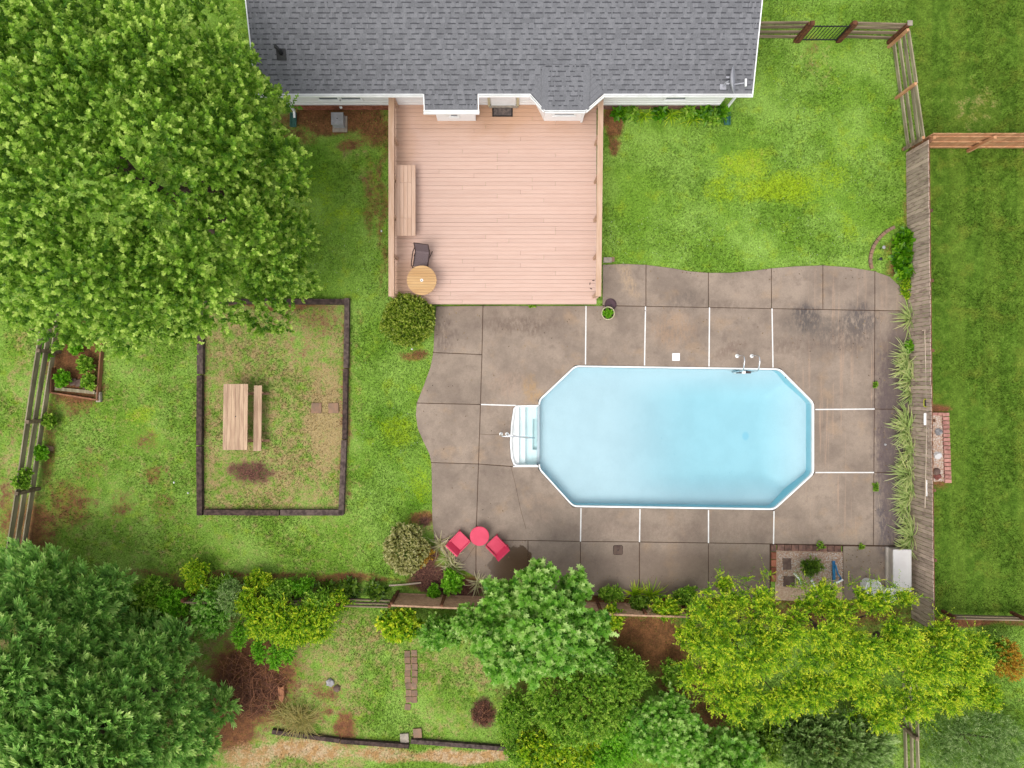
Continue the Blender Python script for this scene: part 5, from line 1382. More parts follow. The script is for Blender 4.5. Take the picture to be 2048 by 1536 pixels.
def frag(lobes, m, q=(.3, .45), seed=0, core=.62, low=-.2):
    """break each ellipsoid into a small core and m lesser ones, so that gaps open between them"""
    r = random.Random(seed); out = []
    for (x, y, z, rx, ry, rz) in lobes:
        out.append((x, y, z, rx * core, ry * core, rz * core)); ph = r.uniform(0, 6.28)
        for i in range(m):
            u = low + (1 - low) * (i + .5) / m; a = ph + i * 2.39996 + r.uniform(-.35, .35); w = math.sqrt(max(0, 1 - u * u)); k = r.uniform(*q); f = r.uniform(.82, 1.06) - k * .8
            out.append((x + math.cos(a) * w * rx * f, y + math.sin(a) * w * ry * f, max(.1, z + u * rz * f), rx * k, ry * k, rz * k))
    return out

def frames(d, n):
    s = unit(np.cross(d, n)); return s, unit(np.cross(s, d))

def foliage(name, parent, mat, lobes, n, k, length, leaf, shape='kite', spread=.9, up=.45, inner=.6, zmin=-.35, seed=1, jit=.4, cull=.72, tip=.35, flat=.6, droop=0.0):
    """n shoots of k leaves; leaf=(length,width)"""
    rng = np.random.default_rng(seed)
    p, d = shoots(rng, lobes, n, inner, zmin, jit, cull)
    d = unit(d + np.array([0, 0, up - droop]))
    t = (np.arange(k) + .5) / k
    az = np.arange(k)[None, :] * 2.4 + rng.uniform(0, 6.28, n)[:, None]
    s, u = frames(d, np.broadcast_to(np.array([.3, .1, 1.]), d.shape) + rng.normal(size=d.shape) * .05)
    ln = length * (rng.uniform(.5, 1.15, n) + .9 * rng.random(n) ** 6)
    base = p[:, None, :] + d[:, None, :] * (t[None, :, None] - .6) * ln[:, None, None]
    rad = np.cos(az)[..., None] * s[:, None, :] + np.sin(az)[..., None] * u[:, None, :]
    A = (spread * (1.15 - .6 * t))[None, :, None] + rng.normal(size=(n, k, 1)) * .15
    ld = unit(d[:, None, :] * np.cos(A) + rad * np.sin(A) + rng.normal(size=(n, k, 3)) * .12)
    # leaf faces lean outward / upward
    nv = d[:, None, :] * (1 - flat) + np.array([0, 0, flat]) + rng.normal(size=(n, k, 3)) * .28
    ls, lu = frames(ld, nv)
    sz = rng.uniform(.65, 1.15, (n, k))
    V0, T0 = LEAF[shape]
    Lx = V0[None, None, :, 0, None] * ls[:, :, None, :] * leaf[1]
    Ly = V0[None, None, :, 1, None] * ld[:, :, None, :] * leaf[0]
    Lz = V0[None, None, :, 2, None] * lu[:, :, None, :] * leaf[0]
    V = base[:, :, None, :] + (Lx + Ly + Lz) * sz[:, :, None, None]
    tint = .42 + rng.normal(size=(n, 1)) * .22 + rng.normal(size=(n, k)) * .14 + tip * (t[None, :] - .5)
    o = mesh_np(name, V.reshape(n * k, V0.shape[0], 3), T0, tint.reshape(-1), mat, parent, loc=parent.location)
    if name in ('loose_shoots', 'drooping_branch'): o['kind'] = 'stuff'
    return o

def sprays(name, parent, mat, lobes, n, size, seed, zmin=-.3, up=.55, m=21, inner=.7, wid=.026):
    """feathery conifer sprays: flat fans of thin needles"""
    rng = np.random.default_rng(seed)
    p, d = shoots(rng, lobes, n, inner, zmin, .22, .74)
    d = unit(d * np.array([1, 1, .6]) + np.array([0, 0, up]))
    rollv = unit(rng.normal(size=d.shape) * .45 + np.array([0, 0, 1.0])); s, u = frames(d, rollv)
    sz = size * rng.uniform(.65, 1.25, n)
    t = np.linspace(0, .82, m); sg = np.where(np.arange(m) % 2, 1., -1.)
    fa = np.linspace(.75, .18, m) * sg; ll = .60 - .26 * t; ll[-1] = .36; fa[-1] = 0
    org = t[None, :, None] * d[:, None, :] + (np.sin(t * 3) * .04)[None, :, None] * u[:, None, :]
    fa_ = fa[None, :] + rng.normal(size=(n, m)) * .12
    nd = unit(np.cos(fa_)[..., None] * d[:, None, :] + np.sin(fa_)[..., None] * s[:, None, :] + rng.normal(size=(n, m, 3)) * .16 + .12 * u[:, None, :])
    nw, nu = frames(nd, u[:, None, :] + rng.normal(size=(n, m, 3)) * .5)
    L_ = (ll[None, :] * rng.uniform(.8, 1.2, (n, m)))[..., None]
    w = wid / size * 2
    a = org - nw * w * .25; b = org + nw * w * .25; mid1 = org + nd * L_ * .45 + nw * w * .5 + nu * .02; mid0 = org + nd * L_ * .45 - nw * w * .5 + nu * .02; tip = org + nd * L_
    V = np.stack([org, mid1, tip, mid0], 2) * sz[:, None, None, None] + (p - d * size * .5)[:, None, None, :]
    tint = np.clip(.38 + rng.normal(size=(n, 1)) * .16 + (t[None, :] - .3) * .35 + rng.normal(size=(n, m)) * .1, 0, 1)
    tt = np.repeat(tint[..., None], 4, 2); tt[..., 2] += .15
    return mesh_np(name, V.reshape(n * m, 4, 3), [(0, 1, 2), (0, 2, 3)], tt.reshape(n * m, 4), mat, parent, loc=parent.location)

def strap(name, parent, mat, c, n, length, width, seed, lean=(0, 0), spread=1.0, arch=1.1, r0=.06, upr=(.55, 1.25)):
    """clump of long arching strap leaves"""
    rng = np.random.default_rng(seed); k = 6
    a = rng.uniform(0, 6.28, n); dr = np.stack([np.cos(a), np.sin(a)], -1) * spread + np.array(lean) + rng.normal(size=(n, 2)) * .15
    dr = dr / np.maximum(np.linalg.norm(dr, axis=1, keepdims=True), .2)
    L_ = length * rng.uniform(.6, 1.15, n); el0 = rng.uniform(upr[0], upr[1], n); bend = arch * rng.uniform(.7, 1.3, n)
    pts = [np.concatenate([np.array(c)[None, :2] + rng.normal(size=(n, 2)) * r0, np.full((n, 1), c[2])], 1)]
    for i in range(k):
        el = el0 - bend * (i / k) ** 1.2 * 1.3
        st = np.stack([dr[:, 0] * np.cos(el), dr[:, 1] * np.cos(el), np.sin(el)], -1) * (L_ / k)[:, None]
        q = pts[-1] + st; q[:, 2] = np.maximum(q[:, 2], .02); pts.append(q)
    side = np.stack([-dr[:, 1], dr[:, 0], np.zeros(n)], -1)
    ws = [1, 1, .95, .85, .65, .4, .06]
    V = np.stack([x + sg * side * width * .5 * w for x, w in zip(pts, ws) for sg in (-1, 1)], 1)
    F_ = [(2 * i, 2 * i + 1, 2 * i + 3, 2 * i + 2) for i in range(k)]
    tint = np.clip(.4 + rng.normal(size=(n, 1)) * .2 + np.repeat(np.linspace(-.05, .3, k + 1), 2)[None, :], 0, 1)
    return mesh_np(name, V, F_, tint, mat, parent, loc=parent.location)

def trunk(parent, base, top, r0, r1, limbs=(), mat='bark'):
    m = MB(); b, t = Vector(base), Vector(top)
    pts = [b + Vector((0, 0, -.1)), b.lerp(t, .3) + Vector((.06, -.05, 0)), b.lerp(t, .65) + Vector((-.05, .06, 0)), t]
    m.tube(pts, r0, 10, r1=r1)
    m.lathe(b - Vector((0, 0, .05)), [(r0 * 1.7, 0), (r0 * 1.25, .12), (r0, .35)], 10)
    for (f, e) in limbs:
        s = b.lerp(t, f); e = Vector(e); mid = s.lerp(e, .5) + Vector((0, 0, .25))
        m.tube([s, mid, e], r1 * 1.1, 7, r1=r1 * .3)
    return m.build('trunk', M[mat], parent, smooth=True)

# --- the big maple
mz = 6.0; mc = P(242, 345, mz)
maple = thing('maple_tree', 'large spreading green maple tree beside the house corner', 'tree', (mc.x, mc.y, 0))
r_m = random.Random(5); ml = [(mc.x, mc.y, 6.2, 3.5, 3.6, 3.6)]
for k in range(30):
    a = k * 2.39996 + r_m.uniform(-.3, .3); el = math.asin(max(-.55, min(.98, -0.55 + 1.5 * (k + .5) / 30)))
    rr = r_m.uniform(1.05, 1.6); R0 = 4.95 - rr * .85
    ml.append((mc.x + math.cos(a) * math.cos(el) * R0, mc.y + math.sin(a) * math.cos(el) * R0 * 1.04, 6.0 + math.sin(el) * 3.6, rr, rr, rr * .8))
ml += [(mc.x + .9, mc.y + .6, 9.0, 1.5, 1.5, 1.2), (mc.x - .9, mc.y + .5, 9.1, 1.5, 1.5, 1.2), (mc.x + .1, mc.y - 1.0, 9.1, 1.5, 1.5, 1.2), (mc.x, mc.y + .2, 9.5, 1.2, 1.2, 1.0)]
for (a_, b_, z_, r_) in ((395, 55, 5.0, 1.2), (455, 130, 4.6, 1.1), (545, 470, 4.6, 1.15), (540, 560, 4.2, 1.0), (500, 300, 5.5, 1.2), (585, 480, 3.4, 1.0), (580, 560, 3.0, .95), (530, 620, 3.0, .9), (575, 400, 3.6, .9)):
    q_ = P(a_, b_, z_); ml.append((q_.x, q_.y, z_, r_, r_, r_ * .8))
foliage('inner_crown', maple, M['lf_maple'], [(mc.x, mc.y, 6.0, 3.9, 4.0, 3.3)], 1500, 16, .36, (.1, .085), 'kite', spread=1.05, up=.5, inner=.9, zmin=0, seed=4, tip=.5)
ml = ml[:1] + frag(ml[1:], 5, (.4, .55), 3, .8, -.3)
foliage('crown', maple, M['lf_maple'], ml, 8600, 21, .36, (.095, .08), 'kite', spread=1.05, up=.5, inner=.7, zmin=-.45, seed=3, cull=.7, tip=.6, flat=.5)
trunk(maple, (mc.x, mc.y, 0), (mc.x + .1, mc.y, 6.2), .30, .10, [(.35 + .06 * i, (l[0] * .8 + mc.x * .2, l[1] * .8 + mc.y * .2, l[2] - .3)) for i, l in enumerate(ml[1:11])])

# --- three conifers at the lower left
for i, (px, py, h, rr, lb) in enumerate(((60, 1300, 7.6, 2.9, 'tall feathery green conifer at the end of the left rail fence'), (215, 1450, 7.0, 3.0, 'broad feathery green conifer beside the brush pile'), (20, 1520, 8.2, 3.0, 'feathery green conifer behind the other two conifers'))):
    c = P(px, py, 2.6)
    t = thing('conifer_tree', lb, 'tree', (c.x, c.y, 0), 'conifers in the corner')
    rr_ = random.Random(40 + i); lobes = [(c.x, c.y, 2.4, rr, rr, 2.2), (c.x, c.y, 4.2, rr * .78, rr * .78, 2.2), (c.x, c.y, h - 2.0, rr * .5, rr * .5, 2.0)]
    for k in range(26):
        a = k * 2.4 + rr_.uniform(-.3, .3); z = .9 + (h - 2.3) * (k / 26); R0 = rr * (1 - (z / h) ** 1.4) * .98 + .1; q = rr_.uniform(.55, .85)
        lobes.append((c.x + math.cos(a) * R0, c.y + math.sin(a) * R0, z, q, q, q * 1.2))
    sprays('crown', t, M['lf_conifer'], lobes, 5000, .48, 60 + i, zmin=-.2, up=.35, inner=.84)
    trunk(t, (c.x, c.y, 0), (c.x, c.y, h - .6), .22, .04)

def bush(name, label, cat, px, py, z, rx, ry, rz, mat, n, k, length, leaf, seed, shape='kite', lobes=7, group=None, stem=True, part='foliage', core=.7, q=(.26, .42), ragged=0, **kw):
    c = P(px, py, z); t = thing(name, label, cat, (c.x, c.y, 0), group)
    lb = frag([(c.x, c.y, z, rx, ry, rz)], lobes * 2, q, seed, core)
    foliage(part, t, M[mat], lb, n, k, length, leaf, shape, seed=seed, **kw)
    if ragged:
        foliage('loose_shoots', t, M[mat], frag([(c.x, c.y, z, rx * 1.12, ry * 1.12, rz * 1.1)], 9, (.18, .28), seed + 7, .5), ragged, int(k * 1.6), length * 2.2, leaf, shape, seed=seed + 500, inner=.4, zmin=0, jit=.7, up=.15, spread=.75)
    if stem:
        m = MB()
        for i in range(4):
            a = i * 1.57 + .4; m.tube([(c.x + .04 * math.cos(a), c.y + .04 * math.sin(a), 0), (c.x + .25 * rx * math.cos(a), c.y + .25 * ry * math.sin(a), z * .6), (c.x + .6 * rx * math.cos(a), c.y + .6 * ry * math.sin(a), z)], max(.012, .03 * rx), 6, r1=.008)
        m.build('stem', M['bark'], t)
    return t

bush('round_shrub', 'clipped round glossy shrub at the deck corner', 'shrub', 817, 641, .62, .90, .92, .62, 'lf_shrub', 2300, 11, .15, (.075, .05), 101, lobes=8, zmin=-.5, tip=.5, up=.3, core=.93, q=(.2, .32), inner=.85)
bush('variegated_shrub', 'olive and cream variegated shrub left of the pink chairs', 'shrub', 812, 1100, .55, .78, .92, .55, 'lf_vari', 1500, 11, .16, (.07, .045), 102, lobes=8, zmin=-.5, tip=.6, core=.85, q=(.22, .36), inner=.8)
bush('red_tipped_shrub', 'small russet shrub between variegated shrub and strap plants', 'shrub', 846, 1106, .4, .36, .5, .4, 'lf_amber', 260, 9, .16, (.07, .035), 103, lobes=3)
bush('bright_bush', 'small bright green bush in the mulch by the lattice', 'shrub', 905, 1163, .3, .36, .42, .34, 'lf_bright', 260, 12, .14, (.09, .055), 104, lobes=5, shape='ovate')
bush('bright_bush', 'tiny bright green bush beside a larger one in the mulch', 'shrub', 868, 1182, .2, .22, .26, .22, 'lf_bright', 110, 11, .12, (.08, .05), 105, lobes=3, shape='ovate')
for i, (px, py, lb) in enumerate(((884, 1086, 'cream-striped strap plant touching the left pink chair'), (898, 1115, 'cream-striped strap plant at the patio corner'), (905, 1134, 'cream-striped strap plant drooping over the mulch'), (955, 1165, 'cream-striped strap plant at the foot of broad-leaved tree'))):
    c = P(px, py); t = thing('strap_plant', lb, 'plant', c, 'cream-striped strap plants'); strap('leaves', t, M['lf_cream'], c, 34, .62, .028, 110 + i, spread=1)
# strap-leaved clumps along the picket fence
ys = [640, 690, 714, 738, 762, 786, 838, 858, 880, 902, 924, 946, 968, 992, 1014, 1050, 1072, 1092]
for i, py in enumerate(ys):
    c = P(1812 + 7 * math.sin(i * 1.7) + (6 if py < 700 else 2), py)
    t = thing('iris_clump', {0: 'strap-leaved clump alone beside the yellow-green ground cover', 1: 'strap-leaved clump touching the bright green weed', 8: 'strap-leaved clump beside the tiny sprinkler head', 17: 'strap-leaved clump next to the grey storage box'}.get(i, 'grey-green strap-leaved clump leaning over patio from picket fence'), 'plant', c, 'strap-leaved clumps along the picket fence')
    kz = (1.0, .72, 1.08, .9, 1.0, .78, .95, 1.1, .85)[i % 9]
    strap('leaves', t, M['lf_strap'], c, int(58 * kz), .82 * kz, .042, 130 + i, lean=(-.9, .35 * math.sin(i * 2.1)), spread=.9, arch=.95)
bush('weed_clump', 'bright yellow-green weed among the strap-leaved clumps', 'plant', 1817, 694, .2, .2, .24, .2, 'lf_bright', 70, 9, .1, (.08, .05), 150, lobes=2, shape='ovate')
# hostas
def hosta(px, py, r, label, seed, mat='lf_hosta', n=46, leaf=(.26, .15), group=None):
    c = P(px, py); t = thing('hosta', label, 'plant', c, group)
    foliage('leaves', t, M[mat], [(c.x, c.y, .06, r, r, .34)], n, 4, .1, leaf, 'ovate', spread=1.2, up=.2, inner=.35, zmin=.05, seed=seed, flat=.75, jit=.3)
    MB().tube([c, c + Vector((0, 0, .12))], .04, 6).build('crown', M['bark'], t)
hosta(1806, 482, .34, 'glossy hosta at the top of the brick-edged bed', 160); hosta(1803, 512, .36, 'glossy hosta in the middle of the brick-edged bed', 161); hosta(1806, 540, .36, 'glossy hosta spilling over the curved patio corner', 162)
bush('ground_cover', 'low yellow-green ground cover between hostas and patio corner', 'plant', 1815, 575, .12, .28, .55, .14, 'lf_lime', 200, 8, .1, (.05, .035), 163, lobes=3, stem=False)
hp = [(1240, 226, .26), (1262, 230, .22), (1316, 228, .28), (1372, 226, .26), (1405, 228, .3), (1425, 236, .34), (1440, 228, .3)]
hl = ['hosta nearest the deck rail under the house wall', 'small hosta second from the deck rail under the wall', 'hosta between two daylilies under the house wall', 'hosta under the right-hand house window', 'hosta in the clump at end of the house bed', 'big hosta in the clump at end of house bed', 'hosta next to the corner downspout of house']
for i, (px, py, r) in enumerate(hp): hosta(px, py, r, hl[i], 170 + i, 'lf_mid' if i % 2 else 'lf_hosta', 34, (.2, .1))
for i, (px, py) in enumerate(((1287, 230), (1342, 230), (1384, 238))):
    c = P(px, py); t = thing('daylily', ('daylily between small hostas under the house wall', 'bright daylily under the house window', 'daylily in front of the end hostas by the house')[i], 'plant', c, 'daylilies by the house'); strap('leaves', t, M['lf_lime'], c, 40, .5, .024, 190 + i, lean=(0, -.4), arch=1.2)
# pot plant leaves
foliage('leaves', pot, M['lf_bright'], [(pp.x, pp.y, pp.z + .27, .17, .17, .08)], 120, 7, .07, (.05, .035), 'ovate', inner=.2, zmin=0, seed=200)
# garden bed plants
for i, (px, py, r, m_, lb) in enumerate(((152, 690, .32, 'lf_bright', 'leafy green crop in the middle of garden bed'), (172, 730, .26, 'lf_mid', 'tall leafy crop along the right board of garden bed'), (178, 764, .26, 'lf_mid', 'small leafy crop by the pavers of garden bed'), (127, 758, .26, 'lf_bright', 'pale green crop in the corner of garden bed'), (145, 660, .3, 'lf_mid', 'leafy crop under the maple edge in garden bed'), (92, 700, .3, 'lf_bright', 'vine climbing the left rail fence by garden bed'), (84, 905, .22, 'lf_bright', 'weed growing at the foot of left rail fence'), (100, 840, .24, 'lf_mid', 'low weed patch by the left rail fence'))):
    bush('leafy_plant', lb, 'plant', px, py, .25, r, r * 1.2, .26, m_, 110, 9, .12, (.09, .06), 210 + i, lobes=4, shape='ovate', stem=False)
bush('fence_vine', 'vine growing through rails of the left fence at mid length', 'plant', 52, 955, .7, .25, .5, .5, 'lf_mid', 160, 8, .12, (.08, .06), 219, lobes=3, stem=False)
# plants of the back border
bush('golden_shrub', 'golden yellow upright shrub in the back border', 'shrub', 395, 1150, .5, .42, .6, .5, 'lf_lime', 380, 11, .2, (.07, .035), 230, lobes=5, ragged=40)
bush('golden_shrub', 'low golden green shrub in the back border soil', 'shrub', 522, 1165, .4, .65, .45, .4, 'lf_lime', 460, 10, .2, (.07, .03), 231, lobes=5, ragged=40)
bush('border_shrub', 'mid green shrub between the conifers and golden shrub', 'shrub', 305, 1190, .6, .8, .6, .6, 'lf_mid', 600, 11, .2, (.08, .05), 232, lobes=5, ragged=60)
for i, (px, py, lb) in enumerate(((655, 1178, 'first dark green clump behind the back rail fence'), (700, 1175, 'second dark green clump behind the back rail fence'), (752, 1182, 'dark green clump at the end of lattice'))):
    hosta(px, py, .38, lb, 240 + i, 'lf_dark', 60, (.2, .1))
bush('border_shrub', 'grey-green feathery shrub rising above the back rail fence', 'shrub', 468, 1190, .8, .5, .6, .6, 'lf_grey', 480, 12, .26, (.08, .03), 233, lobes=5, ragged=50)
bush('vine_shrub', 'mid green tangled shrub between conifers and lime bush', 'shrub', 425, 1225, .7, .7, .8, .6, 'lf_tulip', 520, 11, .22, (.10, .07), 234, lobes=6, ragged=60)
bush('flowering_shrub', 'dark shrub with small white flowers beside the conifers', 'shrub', 322, 1262, .7, .6, .7, .6, 'lf_dark', 480, 11, .2, (.08, .05), 235, lobes=5)
lb_ = bush('lime_bush', 'large lime green bush sprawling behind the back rail fence', 'shrub', 585, 1238, 1.0, 1.75, .85, .75, 'lf_lime', 2300, 13, .3, (.065, .045), 236, lobes=11, ragged=120, up=.2, core=.5, q=(.2, .34))
for i, (px, py) in enumerate(((480, 1270), (520, 1300), (550, 1312), (575, 1300))):
    c = P(px, py, .8); foliage('drooping_branch', lb_, M['lf_bright'], [(c.x, c.y, .8, .22, .45, .2)], 130, 12, .25, (.06, .045), seed=250 + i, droop=.7)
bush('yellow_green_shrub', 'yellow-green shrub in front of the left lattice panel', 'shrub', 800, 1245, .8, .75, .55, .6, 'lf_lime', 560, 9, .22, (.10, .07), 237, lobes=6, ragged=50, shape='ovate')
bush('vine_shrub', 'mid green leafy vine between yellow-green shrub and broad-leaved tree', 'shrub', 880, 1262, .7, .75, .6, .55, 'lf_tulip', 560, 9, .2, (.12, .09), 238, lobes=6, ragged=50, shape='lobed')
bush('border_plant', 'bushy border plant at the patio edge left of daylilies', 'plant', 1220, 1186, .3, .5, .32, .3, 'lf_mid', 220, 9, .16, (.07, .04), 239, lobes=4)
for i, (px, py) in enumerate(((1268, 1186), (1300, 1188))):
    c = P(px, py); t = thing('daylily', ('yellow daylily clump at the patio edge beside border plant', 'yellow daylily clump at the patio edge above lattice')[i], 'plant', c, 'yellow daylilies at the patio edge'); strap('leaves', t, M['lf_lime'], c, 60, .62, .03, 260 + i, lean=(.2, .5), arch=1.0)
bush('border_plant', 'dark leafy clump hanging over the right lattice panel', 'plant', 1278, 1206, .5, .4, .26, .3, 'lf_dark', 180, 8, .14, (.1, .06), 262, lobes=3, shape='ovate')
bush('border_plant', 'green border plant between lattice and lime tree', 'plant', 1370, 1190, .35, .5, .35, .3, 'lf_mid', 240, 9, .16, (.08, .05), 263, lobes=4)
bush('amber_fern', 'dark green fern-like plant in the equipment gravel bed', 'plant', 1622, 1132, .3, .36, .36, .3, 'lf_dark', 150, 12, .25, (.09, .03), 264, lobes=3)

# --- broad-leaved tree over the lattice
def small_tree(name, label, px, py, z, lobes, mat, n, k, length, leaf, shape, seed, group=None, **kw):
    c = P(px, py, z); t = thing(name, label, 'tree', (c.x, c.y, 0), group)
    lb = [(P(a, b, zz_).x, P(a, b, zz_).y, zz_, rx, ry, rz) for (a, b, zz_, rx, ry, rz) in lobes]
    foliage('crown', t, M[mat], frag(lb, 7, (.24, .38), seed, .5), n, k, length, leaf, shape, seed=seed, **kw)
    trunk(t, (c.x, c.y, 0), (c.x, c.y, z), .09, .035, [(.5, (l[0], l[1], l[2] - .2)) for l in lb])
    return t
def wisps(t, mat, pts, seed, length=.8, k=22, leaf=(.06, .03)):
    lb = [(P(a, b, z).x, P(a, b, z).y, z, .3, .3, .25) for a, b, z in pts]
    return foliage('loose_shoots', t, M[mat], lb, 9 * len(pts), k, length, leaf, 'kite', seed=seed, inner=.3, zmin=0, up=.1, spread=.75, jit=.6)
small_tree('broadleaf_tree', 'broad-leaved fresh green tree overhanging the lattice fence', 1080, 1245, 3.0,
           [(1085, 1235, 3.0, 1.3, 1.0, .9), (1075, 1165, 2.6, .7, .6, .6), (1150, 1170, 2.4, .6, .5, .5), (1000, 1195, 2.4, .75, .6, .6), (1185, 1245, 2.8, .6, .45, .5), (985, 1275, 2.6, .75, .7, .6), (1050, 1320, 2.8, .9, .7, .7), (1000, 1335, 2.3, .5, .5, .4), (1120, 1290, 3.2, .9, .7, .7)],
           'lf_tulip', 1350, 9, .40, (.19, .17), 'lobed', 300, tip=.5, up=.3, zmin=-.3, jit=.55)
# --- feathery lime-green trees
for i, (px, py, lobes, lb) in enumerate((
    (1480, 1300, [(1480, 1290, 3.0, 1.6, 1.3, 1.0), (1420, 1215, 2.6, .8, .7, .6), (1500, 1200, 2.6, .9, .6, .6), (1400, 1340, 2.6, .8, .8, .7), (1470, 1390, 2.8, 1.0, .8, .7), (1560, 1260, 3.0, .9, .9, .7), (1450, 1170, 2.2, .35, .35, .35), (1560, 1400, 2.8, .8, .7, .6), (1380, 1270, 2.4, .5, .6, .5)], 'feathery lime-green tree spreading over the patio edge'),
    (1680, 1290, [(1680, 1290, 3.0, 1.7, 1.2, 1.0), (1640, 1200, 2.4, 1.0, .55, .6), (1740, 1200, 2.4, .8, .5, .5), (1620, 1370, 2.8, 1.0, .8, .7), (1720, 1370, 2.8, 1.0, .7, .7), (1790, 1280, 2.8, .8, .8, .7), (1810, 1195, 2.0, .35, .3, .3), (1760, 1430, 2.6, .6, .5, .5)], 'feathery lime-green tree behind the equipment bed'),
    (1840, 1330, [(1850, 1330, 2.6, 1.2, .9, .8), (1880, 1270, 2.4, .8, .5, .5), (1930, 1330, 2.2, .7, .7, .6), (1820, 1400, 2.4, .9, .6, .6), (1900, 1395, 2.0, .7, .5, .5), (1950, 1280, 1.8, .4, .3, .3)], 'feathery lime-green tree at the end of picket fence'))):
    lt_ = small_tree('lime_tree', lb, px, py, 2.6, lobes, 'lf_lime', (3000, 2900, 1900)[i], 15, .42, (.075, .036), 'kite', 310 + i, 'feathery lime-green trees', tip=.6, up=.35, spread=.9, zmin=-.3, inner=.7)
    wisps(lt_, 'lf_lime', ([(1440, 1150, 2.2), (1490, 1160, 2.2), (1530, 1150, 2.2), (1395, 1200, 2.2), (1370, 1330, 2.2), (1410, 1400, 2.2), (1540, 1430, 2.2), (1460, 1440, 2.2)], [(1600, 1165, 2), (1650, 1170, 2), (1700, 1165, 2), (1745, 1165, 2), (1790, 1175, 2), (1830, 1190, 2), (1640, 1420, 2.2), (1700, 1430, 2.2)], [(1880, 1235, 2), (1940, 1270, 2), (1975, 1330, 1.8), (1940, 1400, 1.8), (1850, 1440, 2)])[i], 370 + i)
# --- shrubs along the bottom
bush('viburnum', 'dark green twiggy shrub below the broad-leaved tree', 'shrub', 1165, 1400, 1.2, 2.0, 1.4, .9, 'lf_mid', 1800, 11, .3, (.10, .05), 320, lobes=10, ragged=140, inner=.7)
bush('gold_shrub', 'yellow-green shrub at the foot of the dark twiggy shrub', 'shrub', 1110, 1500, 1.0, 1.4, .9, .7, 'lf_lime', 1100, 11, .26, (.10, .05), 321, lobes=8, ragged=110, inner=.7)
bush('oakleaf_shrub', 'grey-green lobed-leaf shrub below the red soil patch', 'shrub', 1330, 1450, 1.4, 1.3, 1.1, .9, 'lf_tulip', 900, 9, .3, (.15, .13), 322, lobes=8, ragged=80, shape='lobed')
bush('oakleaf_shrub', 'pale-backed lobed-leaf shrub beside the grey conifer', 'shrub', 1440, 1510, 1.4, 1.3, .9, .9, 'lf_tulip', 800, 9, .3, (.16, .14), 323, lobes=8, ragged=80, shape='lobed')
bush('leafy_shrub', 'mid green shrub with upright shoots beside the red soil patch', 'shrub', 1250, 1350, 1.0, .8, .8, .7, 'lf_mid', 520, 11, .36, (.1, .05), 325, lobes=6, ragged=50)
bush('leafy_shrub', 'mid green shrub between the dark twiggy and lobed-leaf shrubs', 'shrub', 1245, 1455, 1.0, .9, 1.0, .7, 'lf_bright', 560, 11, .34, (.1, .055), 326, lobes=6, ragged=50)
bush('leafy_shrub', 'low green shrub in front of the stick heap', 'shrub', 1035, 1430, .7, .9, .8, .5, 'lf_mid', 520, 10, .3, (.09, .045), 327, lobes=6, ragged=50)
bush('leafy_shrub', 'deep green shrub left of the grey conifer', 'shrub', 1545, 1475, .9, .9, .7, .6, 'lf_dark', 460, 10, .28, (.1, .06), 328, lobes=6, ragged=50)
bush('red_barberry', 'dark purple shrub on the red soil patch', 'shrub', 1370, 1400, .4, .5, .5, .4, 'lf_dry', 160, 8, .14, (.05, .03), 324, lobes=4)
gc = P(1660, 1490, 1.2); t = thing('grey_conifer', 'low grey-green conifer at the bottom of garden', 'tree', (gc.x, gc.y, 0))
sprays('crown', t, M['lf_grey'], [(gc.x, gc.y, 1.2, 1.7, 1.0, 1.0), (gc.x - .9, gc.y + .2, 1.0, 1.0, .8, .8), (gc.x + 1.1, gc.y, 1.0, 1.0, .9, .8)], 1500, .4, 330, up=.3)
trunk(t, (gc.x, gc.y, 0), (gc.x, gc.y, 1.6), .1, .03)
bush('feathery_shrub', 'soft grey-green feathery shrub past the grey rail fence', 'shrub', 1950, 1490, .8, 2.0, 1.2, .6, 'lf_grey', 1900, 13, .34, (.09, .02), 331, lobes=10, inner=.6)
bush('amber_shrub', 'orange and yellow shrub by the grey rail fence end', 'shrub', 2015, 1320, .7, .55, .7, .5, 'lf_amber', 420, 11, .2, (.06, .035), 332, lobes=5)
bush('gold_shrub', 'yellow-green shrub between lime tree and orange shrub', 'shrub', 1965, 1385, .8, .6, .6, .5, 'lf_lime', 420, 11, .22, (.06, .04), 333, lobes=5, ragged=40)
bush('gold_shrub', 'small green shrub behind the low grey rail fence', 'shrub', 1900, 1285, .6, .5, .4, .4, 'lf_mid', 260, 10, .2, (.07, .05), 334, lobes=4)
